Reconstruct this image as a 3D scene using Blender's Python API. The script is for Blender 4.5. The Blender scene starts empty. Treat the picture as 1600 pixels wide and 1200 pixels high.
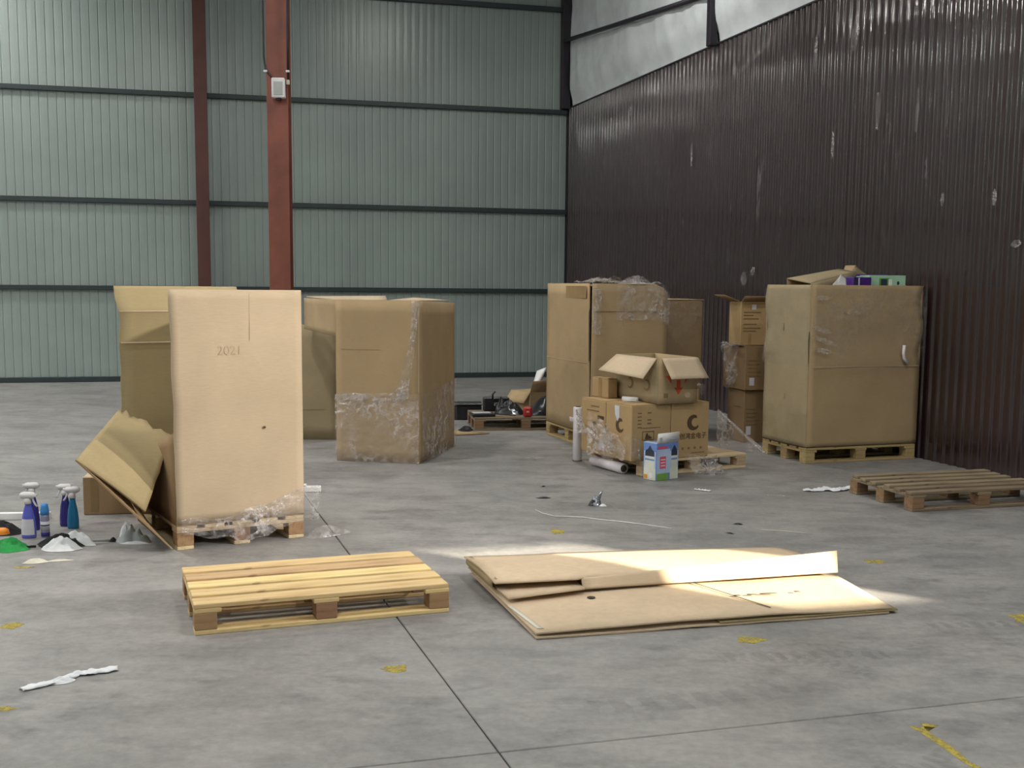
import bpy, bmesh, math, random
from mathutils import Vector, Matrix, noise
random.seed(7)
R = math.radians
SC = bpy.context.scene
COL = SC.collection

# ------------------------------------------------------------------ camera
F_PX, PITCH, ROLL, CAM_H = 1780.0, 6.633, 0.0085, 1.58
cam_d = bpy.data.cameras.new('camera')
cam_d.sensor_fit = 'HORIZONTAL'; cam_d.sensor_width = 36.0
cam_d.lens = 36.0 * F_PX / 1600.0
cam_d.shift_y = 55.0 / 1600.0
cam_d.clip_end = 200
cam = bpy.data.objects.new('camera', cam_d); COL.objects.link(cam)
cam.matrix_world = Matrix.Translation((0, 0, CAM_H)) @ Matrix.Rotation(R(90 - PITCH), 4, 'X') @ Matrix.Rotation(ROLL, 4, 'Z')
SC.camera = cam

# ------------------------------------------------------------------ light
SC.view_settings.view_transform = 'Standard'
SC.view_settings.look = 'None'
SC.view_settings.gamma = 1.0
SC.view_settings.use_curve_mapping = False
SC.view_settings.exposure = 0.0
W = bpy.data.worlds.new('world'); SC.world = W; W.use_nodes = True
W.node_tree.nodes['Background'].inputs[0].default_value = (0.86, 0.93, 1.0, 1)
W.node_tree.nodes['Background'].inputs[1].default_value = 4.0
SUN_AZ, SUN_EL = math.atan2(-0.571, 0.821), R(20)      # direction towards the sun
sun_d = bpy.data.lights.new('sun', 'SUN'); sun_d.energy = 21.0; sun_d.color = (1.0, 0.89, 0.70); sun_d.angle = R(0.53)
sun = bpy.data.objects.new('sun', sun_d); COL.objects.link(sun)
to_sun = Vector((math.cos(SUN_EL) * math.cos(SUN_AZ), math.cos(SUN_EL) * math.sin(SUN_AZ), math.sin(SUN_EL)))
sun.rotation_euler = to_sun.to_track_quat('Z', 'Y').to_euler(); sun.location = (20, -12, 12)
LAMP_W = 150.0
FLOOD_W = 1800.0; FLOOD_COL = (1.0, .93, .85)
LAMP_COL = (1.0, 0.97, 0.92)
LAMPS = [(1.7, 4.5), (-7.5, 11.0), (-3.2, 8.2), (-5.2, 3.2), (-0.6, -0.8), (5.2, 2.0), (0.0, 13.8), (-8.6, 16.0),
         (-13.0, 8.0), (-14.0, 14.2), (-12.0, 1.0), (-19.5, 5.5), (-20.0, 12.0), (-24.5, 8.5)]
CEIL_Z = 7.6

# ------------------------------------------------------------------ materials
MATS = {}
def _new(name):
    m = bpy.data.materials.new(name); m.use_nodes = True
    nt = m.node_tree; b = nt.nodes['Principled BSDF']
    MATS[name] = m
    return m, nt, b
def N(nt, t, **kw):
    n = nt.nodes.new(t)
    for k, v in kw.items():
        if k in n.inputs: n.inputs[k].default_value = v
        else: setattr(n, k, v)
    return n
def ramp(nt, fac, stops):
    r = nt.nodes.new('ShaderNodeValToRGB'); e = r.color_ramp.elements
    while len(e) < len(stops): e.new(0.5)
    for i, (p, c) in enumerate(stops):
        e[i].position = p; e[i].color = (c[0], c[1], c[2], 1) if len(c) == 3 else c
    nt.links.new(fac, r.inputs[0]); return r
def mix(nt, fac, a, b, mode='MIX'):
    m = nt.nodes.new('ShaderNodeMix'); m.data_type = 'RGBA'; m.blend_type = mode
    for s, v in ((m.inputs[0], fac), (m.inputs[6], a), (m.inputs[7], b)):
        if hasattr(v, 'is_linked'): nt.links.new(v, s)
        elif isinstance(v, (int, float)): s.default_value = v
        else: s.default_value = (v[0], v[1], v[2], 1)
    return m.outputs[2]
def maths(nt, op, a, b=None, c=None):
    m = nt.nodes.new('ShaderNodeMath'); m.operation = op
    for i, v in enumerate((a, b, c)):
        if v is None: continue
        if hasattr(v, 'is_linked'): nt.links.new(v, m.inputs[i])
        else: m.inputs[i].default_value = v
    return m.outputs[0]
def bump(nt, b, h, strength=.3, dist=.01):
    n = N(nt, 'ShaderNodeBump'); n.inputs['Strength'].default_value = strength; n.inputs['Distance'].default_value = dist
    nt.links.new(h, n.inputs['Height']); nt.links.new(n.outputs[0], b.inputs['Normal'])
def mapped(nt, coord='Object', scale=(1, 1, 1), world=False):
    mp = N(nt, 'ShaderNodeMapping'); mp.inputs['Scale'].default_value = scale
    if world:
        g = N(nt, 'ShaderNodeNewGeometry'); nt.links.new(g.outputs['Position'], mp.inputs[0])
    else:
        t = N(nt, 'ShaderNodeTexCoord'); nt.links.new(t.outputs[coord], mp.inputs[0])
    return mp.outputs[0]
def noise_n(nt, vec, scale, detail=4, rough=.55):
    n = N(nt, 'ShaderNodeTexNoise'); n.inputs['Scale'].default_value = scale
    n.inputs['Detail'].default_value = detail; n.inputs['Roughness'].default_value = rough
    nt.links.new(vec, n.inputs['Vector']); return n.outputs[0]
def plain(name, col, rough=.5, metal=0, var=.06, scale=6, spec=.5, bmp=0):
    m, nt, b = _new(name)
    v = mapped(nt); n = noise_n(nt, v, scale)
    lo = [c * (1 - var * 2) for c in col]; hi = [min(1, c * (1 + var * 2)) for c in col]
    r = ramp(nt, n, [(.3, lo), (.7, hi)])
    nt.links.new(r.outputs[0], b.inputs['Base Color'])
    b.inputs['Roughness'].default_value = rough; b.inputs['Metallic'].default_value = metal
    b.inputs['Specular IOR Level'].default_value = spec
    if bmp: bump(nt, b, n, bmp, .01)
    return m
def cardboard(name, col, rough=.85, gloss=.25):
    m, nt, b = _new(name)
    v = mapped(nt); n1 = noise_n(nt, v, 2.2, 5); 
    v2 = mapped(nt, scale=(1, 1, 14)); n2 = noise_n(nt, v2, 22, 2)
    o = N(nt, 'ShaderNodeObjectInfo')
    r = ramp(nt, n1, [(.25, [c * .86 for c in col]), (.75, [min(1, c * 1.1) for c in col])])
    c2 = mix(nt, .10, r.outputs[0], ramp(nt, n2, [(.35, [c * .6 for c in col]), (.65, [min(1, c * 1.35) for c in col])]).outputs[0])
    hv = N(nt, 'ShaderNodeHueSaturation'); nt.links.new(c2, hv.inputs['Color'])
    mr = N(nt, 'ShaderNodeMapRange'); mr.inputs[3].default_value = .95; mr.inputs[4].default_value = 1.05
    nt.links.new(o.outputs['Random'], mr.inputs[0]); nt.links.new(mr.outputs[0], hv.inputs['Value'])
    nt.links.new(hv.outputs[0], b.inputs['Base Color'])
    b.inputs['Roughness'].default_value = rough; b.inputs['Specular IOR Level'].default_value = gloss
    # faint corrugation and dents
    w = N(nt, 'ShaderNodeTexNoise'); w.inputs['Scale'].default_value = 3.0; nt.links.new(v, w.inputs['Vector'])
    bump(nt, b, w.outputs[0], .22, .03)
    return m
def wood(name, col, dark, rough=.75):
    m, nt, b = _new(name)
    v = mapped(nt, scale=(1.2, 16, 16)); n = noise_n(nt, v, 2.4, 6, .6)
    v2 = mapped(nt, scale=(3, 9, 9)); k = noise_n(nt, v2, 1.7, 2)
    r = ramp(nt, n, [(.28, dark), (.5, col), (.8, [min(1, c * 1.15) for c in col])])
    kn = ramp(nt, k, [(.70, (0, 0, 0)), (.76, (1, 1, 1))])
    c2 = mix(nt, maths(nt, 'MULTIPLY', kn.outputs[0], .55), r.outputs[0], [c * .5 for c in dark])
    o = N(nt, 'ShaderNodeObjectInfo')
    hv = N(nt, 'ShaderNodeHueSaturation'); nt.links.new(c2, hv.inputs['Color'])
    mr = N(nt, 'ShaderNodeMapRange'); mr.inputs[3].default_value = .78; mr.inputs[4].default_value = 1.12
    nt.links.new(o.outputs['Random'], mr.inputs[0]); nt.links.new(mr.outputs[0], hv.inputs['Value'])
    mh = N(nt, 'ShaderNodeMapRange'); mh.inputs[3].default_value = .485; mh.inputs[4].default_value = .512
    nt.links.new(o.outputs['Random'], mh.inputs[0]); nt.links.new(mh.outputs[0], hv.inputs['Hue'])
    nt.links.new(hv.outputs[0], b.inputs['Base Color'])
    b.inputs['Roughness'].default_value = rough; b.inputs['Specular IOR Level'].default_value = .3
    bump(nt, b, n, .3, .004)
    return m
def film_mat(name, base=.05, amount=.5, col=(.62, .60, .60), rough=.16, scale=9):
    """thin clear plastic: mostly see-through, glossy where it creases"""
    m, nt, b = _new(name)
    v = mapped(nt); n = noise_n(nt, v, scale, 3, .6); cl = noise_n(nt, v, scale * .22, 2)
    b.inputs['Base Color'].default_value = (*col, 1); b.inputs['Roughness'].default_value = rough
    b.inputs['Specular IOR Level'].default_value = 1.0
    ridge = maths(nt, 'SUBTRACT', 1.0, maths(nt, 'MULTIPLY', maths(nt, 'ABSOLUTE', maths(nt, 'SUBTRACT', n, .5)), 9.0))
    ridge = maths(nt, 'MULTIPLY', maths(nt, 'MAXIMUM', ridge, 0.0), ramp(nt, cl, [(.40, (0,) * 3), (.62, (1,) * 3)]).outputs[0])
    t = N(nt, 'ShaderNodeBsdfTransparent')
    ms = N(nt, 'ShaderNodeMixShader'); out = nt.nodes['Material Output']
    f = maths(nt, 'ADD', maths(nt, 'MULTIPLY', ridge, amount), base)
    nt.links.new(f, ms.inputs[0]); nt.links.new(t.outputs[0], ms.inputs[1])
    nt.links.new(b.outputs[0], ms.inputs[2]); nt.links.new(ms.outputs[0], out.inputs[0])
    bump(nt, b, n, 1.0, .04)
    return m

def concrete():
    m, nt, b = _new('concrete')
    p = mapped(nt, world=True)
    big = noise_n(nt, p, .55, 6, .6); mid = noise_n(nt, p, 2.3, 8, .65); fine = noise_n(nt, p, 26, 4, .6)
    st = mapped(nt, world=True, scale=(.55, 1.6, 1)); strk = noise_n(nt, st, 3.2, 6, .68)
    w1 = mapped(nt, world=True, scale=(.8, 1.0, 1)); blot = noise_n(nt, w1, 1.5, 9, .72)
    c = ramp(nt, big, [(.3, (.225, .222, .216)), (.7, (.32, .313, .302))]).outputs[0]
    c = mix(nt, .62, c, ramp(nt, blot, [(.30, (.085, .085, .087)), (.44, (.21, .207, .202)), (.54, (.30, .293, .283)), (.75, (.40, .39, .375))]).outputs[0])
    s = ramp(nt, strk, [(.52, (0, 0, 0)), (.68, (1, 1, 1))]).outputs[0]
    c = mix(nt, maths(nt, 'MULTIPLY', s, .5), c, (.13, .13, .132))
    smv = mapped(nt, world=True, scale=(.75, 1.25, 1)); sm = noise_n(nt, smv, 5.2, 6, .62); smb = noise_n(nt, p, .9, 3)
    sf = maths(nt, 'MULTIPLY', ramp(nt, sm, [(.50, (0,) * 3), (.66, (1,) * 3)]).outputs[0], ramp(nt, smb, [(.36, (.15,) * 3), (.6, (1,) * 3)]).outputs[0])
    c = mix(nt, maths(nt, 'MULTIPLY', sf, .62), c, (.105, .105, .108))
    c = mix(nt, .18, c, ramp(nt, fine, [(.3, (.14, .14, .138)), (.7, (.44, .43, .42))]).outputs[0])
    # tyre marks: two arcs with tread blocks
    sep = N(nt, 'ShaderNodeSeparateXYZ'); nt.links.new(p, sep.inputs[0])
    wn = noise_n(nt, p, 9, 3); wn2 = noise_n(nt, p, 60, 3)
    wob = maths(nt, 'ADD', maths(nt, 'MULTIPLY', maths(nt, 'SUBTRACT', wn, .5), .10), maths(nt, 'MULTIPLY', maths(nt, 'SUBTRACT', wn2, .5), .02))
    X = maths(nt, 'ADD', sep.outputs[0], wob); Y = maths(nt, 'SUBTRACT', sep.outputs[1], wob)
    def arc(c, cx, cy, rad, wid, blocks, xmin, xmax, k):
        dx = maths(nt, 'SUBTRACT', X, cx); dy = maths(nt, 'SUBTRACT', Y, cy)
        d = maths(nt, 'SQRT', maths(nt, 'ADD', maths(nt, 'MULTIPLY', dx, dx), maths(nt, 'MULTIPLY', dy, dy)))
        on = maths(nt, 'LESS_THAN', maths(nt, 'ABSOLUTE', maths(nt, 'SUBTRACT', d, rad)), wid)
        a = maths(nt, 'ARCTAN2', dy, dx)
        tr = maths(nt, 'GREATER_THAN', maths(nt, 'SINE', maths(nt, 'MULTIPLY', a, blocks)), -.1)
        lim = maths(nt, 'MULTIPLY', maths(nt, 'GREATER_THAN', X, xmin), maths(nt, 'LESS_THAN', X, xmax))
        f = maths(nt, 'MULTIPLY', maths(nt, 'MULTIPLY', on, tr), maths(nt, 'MULTIPLY', lim, maths(nt, 'MULTIPLY', strk, k)))
        return mix(nt, f, c, (.11, .11, .112))
    c = arc(c, 1.55, 2.4, 2.42, .045, 190, 1.05, 1.65, .8)
    c = arc(c, 2.6, 0.9, 4.40, .045, 380, 1.95, 3.4, .7)
    c = arc(c, 1.05, 4.15, .62, .06, 70, .9, 1.5, .5)
    c = arc(c, 0.1, 6.2, 2.05, .07, 110, .3, 1.1, .45)
    nt.links.new(c, b.inputs['Base Color'])
    rr = ramp(nt, mid, [(.3, (.42,) * 3), (.7, (.62,) * 3)]); nt.links.new(rr.outputs[0], b.inputs['Roughness'])
    b.inputs['Specular IOR Level'].default_value = .35
    bump(nt, b, fine, .12, .004)
    return m

M = {}
M['concrete'] = concrete()
M['joint'] = plain('joint_filler', (.03, .03, .03), .9)
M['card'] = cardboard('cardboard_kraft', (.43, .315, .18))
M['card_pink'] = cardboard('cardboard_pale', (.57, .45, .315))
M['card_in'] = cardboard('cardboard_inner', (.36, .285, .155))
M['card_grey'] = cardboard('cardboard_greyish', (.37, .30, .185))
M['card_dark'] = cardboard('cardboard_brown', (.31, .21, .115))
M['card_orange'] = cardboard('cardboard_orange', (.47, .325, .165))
M['tape'] = plain('packing_tape', (.36, .24, .11), .25)
M['print'] = plain('brown_print', (.09, .055, .025), .8)
M['faint_print'] = plain('faint_print', (.50, .385, .262), .85)
M['soft_print'] = plain('soft_print', (.23, .15, .07), .8)
M['red_print'] = plain('red_print', (.52, .07, .03), .8)
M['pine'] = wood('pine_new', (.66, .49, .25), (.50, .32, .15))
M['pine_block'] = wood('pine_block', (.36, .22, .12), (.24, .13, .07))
M['pine_pale'] = wood('pine_pale', (.62, .49, .31), (.45, .33, .19))
M['pine_old'] = wood('pine_old', (.255, .20, .13), (.13, .10, .065))
M['pine_old_block'] = wood('pine_old_block', (.29, .18, .10), (.16, .09, .05))
M['pine_yellow'] = wood('pine_yellow', (.47, .355, .17), (.31, .22, .10))
M['film'] = film_mat('stretch_film', .14, .75, (.72, .65, .61), scale=10)
M['film_light'] = film_mat('stretch_film_light', .04, .22, (.50, .48, .44))
M['film_dense'] = film_mat('stretch_film_dense', .12, .50, (.66, .63, .63), scale=15)
M['foil_white'] = plain('white_paper', (.80, .80, .80), .6)
M['white_plastic'] = plain('white_plastic', (.78, .77, .78), .35)
M['lilac_white'] = plain('roll_white', (.80, .77, .82), .45)
M['grey_panel'] = plain('grille_grey', (.45, .47, .48), .5)
M['black'] = plain('black_plastic', (.012, .012, .016), .32)
M['black_cloth'] = plain('black_cloth', (.012, .012, .015), .95)
M['dark_core'] = plain('dark_core', (.05, .04, .03), .9)
M['red_plastic'] = plain('red_plastic', (.42, .02, .02), .4)
M['green_cloth'] = plain('green_cloth', (.02, .26, .06), .95, bmp=.5, scale=30)
M['orange_plastic'] = plain('orange_plastic', (.85, .28, .02), .5)
M['white_cloth'] = plain('white_cloth', (.72, .75, .78), .9)
M['grey_cloth'] = plain('grey_cloth', (.36, .40, .41), .85)
M['cream_cloth'] = plain('cream_cloth', (.62, .60, .50), .95)
M['violet_liquid'] = plain('violet_bottle', (.035, .03, .22), .18)
M['blue_liquid'] = plain('blue_bottle', (.12, .14, .62), .2)
M['teal_liquid'] = plain('teal_bottle', (.01, .16, .33), .18)
M['sky_plastic'] = plain('sky_plastic', (.06, .30, .72), .35)
M['clear_blue'] = plain('pale_bottle', (.30, .30, .46), .25)
M['label_white'] = plain('label_white', (.66, .66, .74), .5)
M['label_dark'] = plain('label_dark', (.03, .03, .09), .5)
def worn_paint():
    m, nt, b = _new('yellow_paint')
    v = mapped(nt, world=True); n = noise_n(nt, v, 22, 5, .7)
    b.inputs['Base Color'].default_value = (.44, .36, .07, 1); b.inputs['Roughness'].default_value = .85
    t = N(nt, 'ShaderNodeBsdfTransparent'); ms = N(nt, 'ShaderNodeMixShader')
    r = ramp(nt, n, [(.36, (0,) * 3), (.58, (.9,) * 3)])
    nt.links.new(r.outputs[0], ms.inputs[0]); nt.links.new(t.outputs[0], ms.inputs[1]); nt.links.new(b.outputs[0], ms.inputs[2])
    nt.links.new(ms.outputs[0], nt.nodes['Material Output'].inputs[0])
    return m
M['yellow_paint'] = worn_paint()
M['red_steel'] = plain('red_primer_steel', (.215, .066, .042), .5, var=.12, scale=2.5)
M['maroon_steel'] = plain('maroon_steel', (.09, .028, .024), .5, var=.1, scale=2.5)
M['girt'] = plain('dark_green_steel', (.022, .036, .04), .45, spec=.5)
M['dark_post'] = plain('dark_steel', (.018, .014, .022), .5)
M['insul'] = plain('insulation_film', (.64, .68, .70), .5, bmp=.35, scale=3)
M['ceil'] = plain('ceiling_sheet', (.42, .45, .46), .6)
M['plainwall'] = plain('wall_sheet', (.27, .31, .29), .5)
M['purple'] = plain('purple_carton', (.07, .02, .22), .45)
M['mint'] = plain('mint_carton', (.36, .58, .42), .5)
M['leaf'] = plain('leaf_green', (.12, .33, .06), .5)
M['salmon'] = plain('salmon_card', (.72, .42, .26), .7)
M['pack_blue'] = plain('pack_blue', (.16, .28, .62), .4)
M['pack_sky'] = plain('pack_sky', (.48, .60, .82), .4)
M['pack_pink'] = plain('pack_pink', (.72, .10, .20), .4)
M['pack_green'] = plain('pack_green', (.20, .42, .08), .4)
M['pack_pale'] = plain('pack_pale', (.68, .72, .62), .4)
M['pack_orange'] = plain('pack_orange', (.75, .30, .06), .4)
M['pack_dark'] = plain('pack_dark', (.03, .04, .07), .4)
M['silver'] = plain('silver_foil', (.35, .37, .42), .2, metal=.8, var=.3, scale=20)
M['cable'] = plain('black_cable', (.012, .012, .014), .5)
M['marker'] = plain('marker_ink', (.10, .09, .06), .8)

def wall_panel_mat(name, col, rough, bscale, bstr, spec=.5, film=False):
    m, nt, b = _new(name)
    v = mapped(nt, world=True); n = noise_n(nt, v, .8, 4)
    r = ramp(nt, n, [(.3, [c * .9 for c in col]), (.7, [c * 1.08 for c in col])])
    b.inputs['Specular IOR Level'].default_value = spec
    c = r.outputs[0]
    if film:      # remains of torn protective film; upper white streaks also paint in lamp highlights
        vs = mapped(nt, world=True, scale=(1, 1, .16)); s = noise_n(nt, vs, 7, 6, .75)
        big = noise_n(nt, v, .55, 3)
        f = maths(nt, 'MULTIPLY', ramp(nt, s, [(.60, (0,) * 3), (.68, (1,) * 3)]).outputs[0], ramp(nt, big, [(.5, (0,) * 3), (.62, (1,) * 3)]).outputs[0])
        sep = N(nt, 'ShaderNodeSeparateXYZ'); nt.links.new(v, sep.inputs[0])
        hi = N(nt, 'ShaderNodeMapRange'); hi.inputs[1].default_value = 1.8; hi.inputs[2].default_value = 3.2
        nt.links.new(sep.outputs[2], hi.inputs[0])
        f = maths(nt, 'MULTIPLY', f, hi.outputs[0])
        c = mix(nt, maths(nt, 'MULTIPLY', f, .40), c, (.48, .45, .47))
    nt.links.new(c, b.inputs['Base Color'])
    b.inputs['Roughness'].default_value = rough
    if film: b.inputs['Coat Weight'].default_value = 1.0; b.inputs['Coat Roughness'].default_value = .07; b.inputs['Coat IOR'].default_value = 1.65
    vb = mapped(nt, world=True, scale=(1, 1, .35)); n2 = noise_n(nt, vb, bscale, 4)
    bump(nt, b, n2, bstr, .02)
    if film:
        bn = b.inputs['Normal'].links[0].from_socket; nt.links.new(bn, b.inputs['Coat Normal'])
    return m
M['panel_green'] = wall_panel_mat('grey_green_panel', (.270, .325, .308), .30, 2, .03, .5)
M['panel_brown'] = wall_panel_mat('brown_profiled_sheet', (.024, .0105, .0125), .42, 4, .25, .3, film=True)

# ------------------------------------------------------------------ helpers
def link(o, parent=None):
    COL.objects.link(o)
    if parent: o.parent = parent
    return o
def me_obj(name, me, mat=None, parent=None, loc=(0, 0, 0), rot=(0, 0, 0)):
    if mat and not me.materials: me.materials.append(M[mat])
    o = bpy.data.objects.new(name, me); o.location = loc; o.rotation_euler = rot
    return link(o, parent)
def tag(o, label=None, cat=None, group=None, kind=None):
    if label: o['label'] = label
    if cat: o['category'] = cat
    if group: o['group'] = group
    if kind: o['kind'] = kind
    return o
def thing(name, label, cat, loc=(0, 0, 0), rz=0, group=None):
    o = bpy.data.objects.new(name, None); o.empty_display_size = .1
    o.location = loc; o.rotation_euler = (0, 0, R(rz)); link(o)
    return tag(o, label, cat, group)
def from_bm(bm, name, smooth=False):
    bmesh.ops.recalc_face_normals(bm, faces=bm.faces[:])
    me = bpy.data.meshes.new(name); bm.to_mesh(me); bm.free()
    if smooth:
        for p in me.polygons: p.use_smooth = True
    return me
BOXC = {}
def box_me(sx, sy, sz, bev=.003, mat=None, wob=0, seed=0):
    key = (round(sx, 4), round(sy, 4), round(sz, 4), bev, mat, wob, seed)
    if key in BOXC: return BOXC[key]
    bm = bmesh.new(); bmesh.ops.create_cube(bm, size=1)
    for v in bm.verts: v.co = Vector(((v.co.x + .5) * sx, (v.co.y + .5) * sy, (v.co.z + .5) * sz))
    if bev: bmesh.ops.bevel(bm, geom=bm.edges[:], offset=bev, segments=1, affect='EDGES')
    me = from_bm(bm, 'box')
    if mat: me.materials.append(M[mat])
    BOXC[key] = me; return me
def box(name, x0, x1, y0, y1, z0, z1, mat, parent=None, bev=.003, rot=(0, 0, 0)):
    return me_obj(name, box_me(x1 - x0, y1 - y0, z1 - z0, bev, mat), None, parent, (x0, y0, z0), rot)
def sheet(name, S, nu, nv, th, mat, parent=None, smooth=True):
    """thick (or thin) surface from S(u, v); th = 0 gives a single skin"""
    g = [[Vector(S(i / nu, j / nv)) for j in range(nv + 1)] for i in range(nu + 1)]
    vs, fs = [], []
    idx = lambda i, j: i * (nv + 1) + j
    def nrm(i, j):
        a = g[min(i + 1, nu)][j] - g[max(i - 1, 0)][j]; b = g[i][min(j + 1, nv)] - g[i][max(j - 1, 0)]
        n = a.cross(b); return n.normalized() if n.length > 1e-9 else Vector((0, 0, 1))
    if th == 0:
        vs = [g[i][j] for i in range(nu + 1) for j in range(nv + 1)]
        fs = [(idx(i, j), idx(i + 1, j), idx(i + 1, j + 1), idx(i, j + 1)) for i in range(nu) for j in range(nv)]
    else:
        o = (nu + 1) * (nv + 1)
        top = [g[i][j] + nrm(i, j) * th / 2 for i in range(nu + 1) for j in range(nv + 1)]
        bot = [g[i][j] - nrm(i, j) * th / 2 for i in range(nu + 1) for j in range(nv + 1)]
        vs = top + bot
        for i in range(nu):
            for j in range(nv):
                fs.append((idx(i, j), idx(i + 1, j), idx(i + 1, j + 1), idx(i, j + 1)))
                fs.append((o + idx(i, j + 1), o + idx(i + 1, j + 1), o + idx(i + 1, j), o + idx(i, j)))
        for i in range(nu):
            fs.append((idx(i + 1, 0), idx(i, 0), o + idx(i, 0), o + idx(i + 1, 0)))
            fs.append((idx(i, nv), idx(i + 1, nv), o + idx(i + 1, nv), o + idx(i, nv)))
        for j in range(nv):
            fs.append((idx(0, j), idx(0, j + 1), o + idx(0, j + 1), o + idx(0, j)))
            fs.append((idx(nu, j + 1), idx(nu, j), o + idx(nu, j), o + idx(nu, j + 1)))
    me = bpy.data.meshes.new(name); me.from_pydata([tuple(v) for v in vs], [], fs); me.update()
    if smooth:
        n0 = nu * nv * (2 if th else 1)
        for k, p in enumerate(me.polygons): p.use_smooth = k < n0
    return me_obj(name, me, mat, parent)
def lerp(a, b, t): return Vector(a) * (1 - t) + Vector(b) * t
def quad(name, p00, p10, p11, p01, th, mat, parent=None, nu=6, nv=6, bulge=0, wob=0, seed=0.0):
    p00, p10, p11, p01 = map(Vector, (p00, p10, p11, p01))
    n = (p10 - p00).cross(p01 - p00).normalized()
    def S(u, v):
        p = lerp(lerp(p00, p10, u), lerp(p01, p11, u), v)
        d = bulge * 16 * u * (1 - u) * v * (1 - v)
        if wob: d += wob * noise.noise(Vector((u * 3 + seed, v * 3, seed)))
        return p + n * d
    return sheet(name, S, nu, nv, th, mat, parent)
def tube(name, pts, r, mat, parent=None, seg=8):
    bm = bmesh.new(); rings = []
    pts = [Vector(p) for p in pts]
    for i, p in enumerate(pts):
        d = (pts[min(i + 1, len(pts) - 1)] - pts[max(i - 1, 0)]).normalized()
        a = d.orthogonal().normalized() if abs(d.z) < .99 else Vector((1, 0, 0)); b = d.cross(a)
        rings.append([bm.verts.new(p + r * (math.cos(t) * a + math.sin(t) * b)) for t in [2 * math.pi * k / seg for k in range(seg)]])
    for i in range(len(rings) - 1):
        best = min(range(seg), key=lambda k: sum((rings[i][q].co - rings[i + 1][(q + k) % seg].co).length for q in range(seg)))
        for k in range(seg):
            bm.faces.new((rings[i][k], rings[i][(k + 1) % seg], rings[i + 1][(k + 1 + best) % seg], rings[i + 1][(k + best) % seg]))
        rings[i + 1] = rings[i + 1][best:] + rings[i + 1][:best]
    bm.faces.new(rings[0]); bm.faces.new(rings[-1])
    return me_obj(name, from_bm(bm, name, True), mat, parent)
def lathe(name, prof, mat, parent=None, seg=20, sx=1, sy=1, loc=(0, 0, 0), rot=(0, 0, 0)):
    bm = bmesh.new(); rings = []
    for r, z in prof:
        rings.append([bm.verts.new((r * sx * math.cos(2 * math.pi * k / seg), r * sy * math.sin(2 * math.pi * k / seg), z)) for k in range(seg)])
    for i in range(len(rings) - 1):
        for k in range(seg):
            bm.faces.new((rings[i][k], rings[i][(k + 1) % seg], rings[i + 1][(k + 1) % seg], rings[i + 1][k]))
    bm.faces.new(rings[0]); bm.faces.new(rings[-1])
    return me_obj(name, from_bm(bm, name, True), mat, parent, loc, rot)
def poly(name, pts, mat, parent=None, depth=.0008, face='top', off=.0012):
    """thin printed or stuck-on shape; face 'front' = (x, z) on y=0, 'left' = (y, z) on x=0, 'top' = (x, y)"""
    bm = bmesh.new()
    def P(a, b, d):
        if face == 'front': return (a, -d, b)
        if face == 'left': return (-d, a, b)
        return (a, b, d)
    lo = [bm.verts.new(P(a, b, off)) for a, b in pts]; hi = [bm.verts.new(P(a, b, off + depth)) for a, b in pts]
    bm.faces.new(lo[::-1]); bm.faces.new(hi)
    for i in range(len(pts)):
        j = (i + 1) % len(pts); bm.faces.new((lo[i], lo[j], hi[j], hi[i]))
    return me_obj(name, from_bm(bm, name), mat, parent)
def rect(a0, a1, b0, b1): return [(a0, b0), (a1, b0), (a1, b1), (a0, b1)]
def text(name, s, size, mat, parent, loc, rot):
    cu = bpy.data.curves.new(name, 'FONT'); cu.body = s; cu.size = size; cu.extrude = .0006
    cu.align_x = 'CENTER'
    t = bpy.data.objects.new('t', cu); COL.objects.link(t)
    bpy.context.view_layer.update()
    me = bpy.data.meshes.new_from_object(t.evaluated_get(bpy.context.evaluated_depsgraph_get()))
    bpy.data.objects.remove(t); me.materials.clear()
    return me_obj(name, me, mat, parent, loc, rot)
FRONT_ROT = (R(90), 0, 0); LEFT_ROT = (R(90), 0, R(-90))
def heap(name, rx, ry, h, mat, parent=None, seed=0., crumple=.5, nr=16, na=48, loc=(0, 0, 0), rz=0, edge=.25, freq=2.2):
    vs, fs = [], []
    for i in range(nr + 1):
        t = i / nr
        for k in range(na):
            a = 2 * math.pi * k / na
            rr = t * (1 + edge * noise.noise(Vector((math.cos(a) * 1.3, math.sin(a) * 1.3, seed))))
            x, y = rr * rx * math.cos(a), rr * ry * math.sin(a)
            q = Vector((x / rx * freq, y / ry * freq, seed))
            ridge = 1 - abs(noise.noise(q)) * 2.2
            fine = noise.noise(q * 2.7)
            z = h * max(.04, (1 - t ** 1.8) * (1 - crumple + crumple * (.5 * ridge + .5)) + .10 * crumple * fine * (1 - t)) if i < nr else .002
            x += rx * .08 * crumple * noise.noise(q * 1.4 + Vector((0, 0, 9))); y += ry * .08 * crumple * noise.noise(q * 1.4 + Vector((0, 0, 17)))
            vs.append((x, y, max(.003, z) if i < nr else .002))
    for i in range(nr):
        for k in range(na):
            a, b = i * na + k, i * na + (k + 1) % na
            fs.append((a, b, b + na, a + na))
    n0 = len(vs); vs.append((0, 0, .0015))
    for k in range(na): fs.append((nr * na + (k + 1) % na, nr * na + k, n0))
    me = bpy.data.meshes.new(name); me.from_pydata(vs, [], fs); me.update()
    for p in me.polygons: p.use_smooth = True
    return me_obj(name, me, mat, parent, loc, (0, 0, R(rz)))
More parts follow.
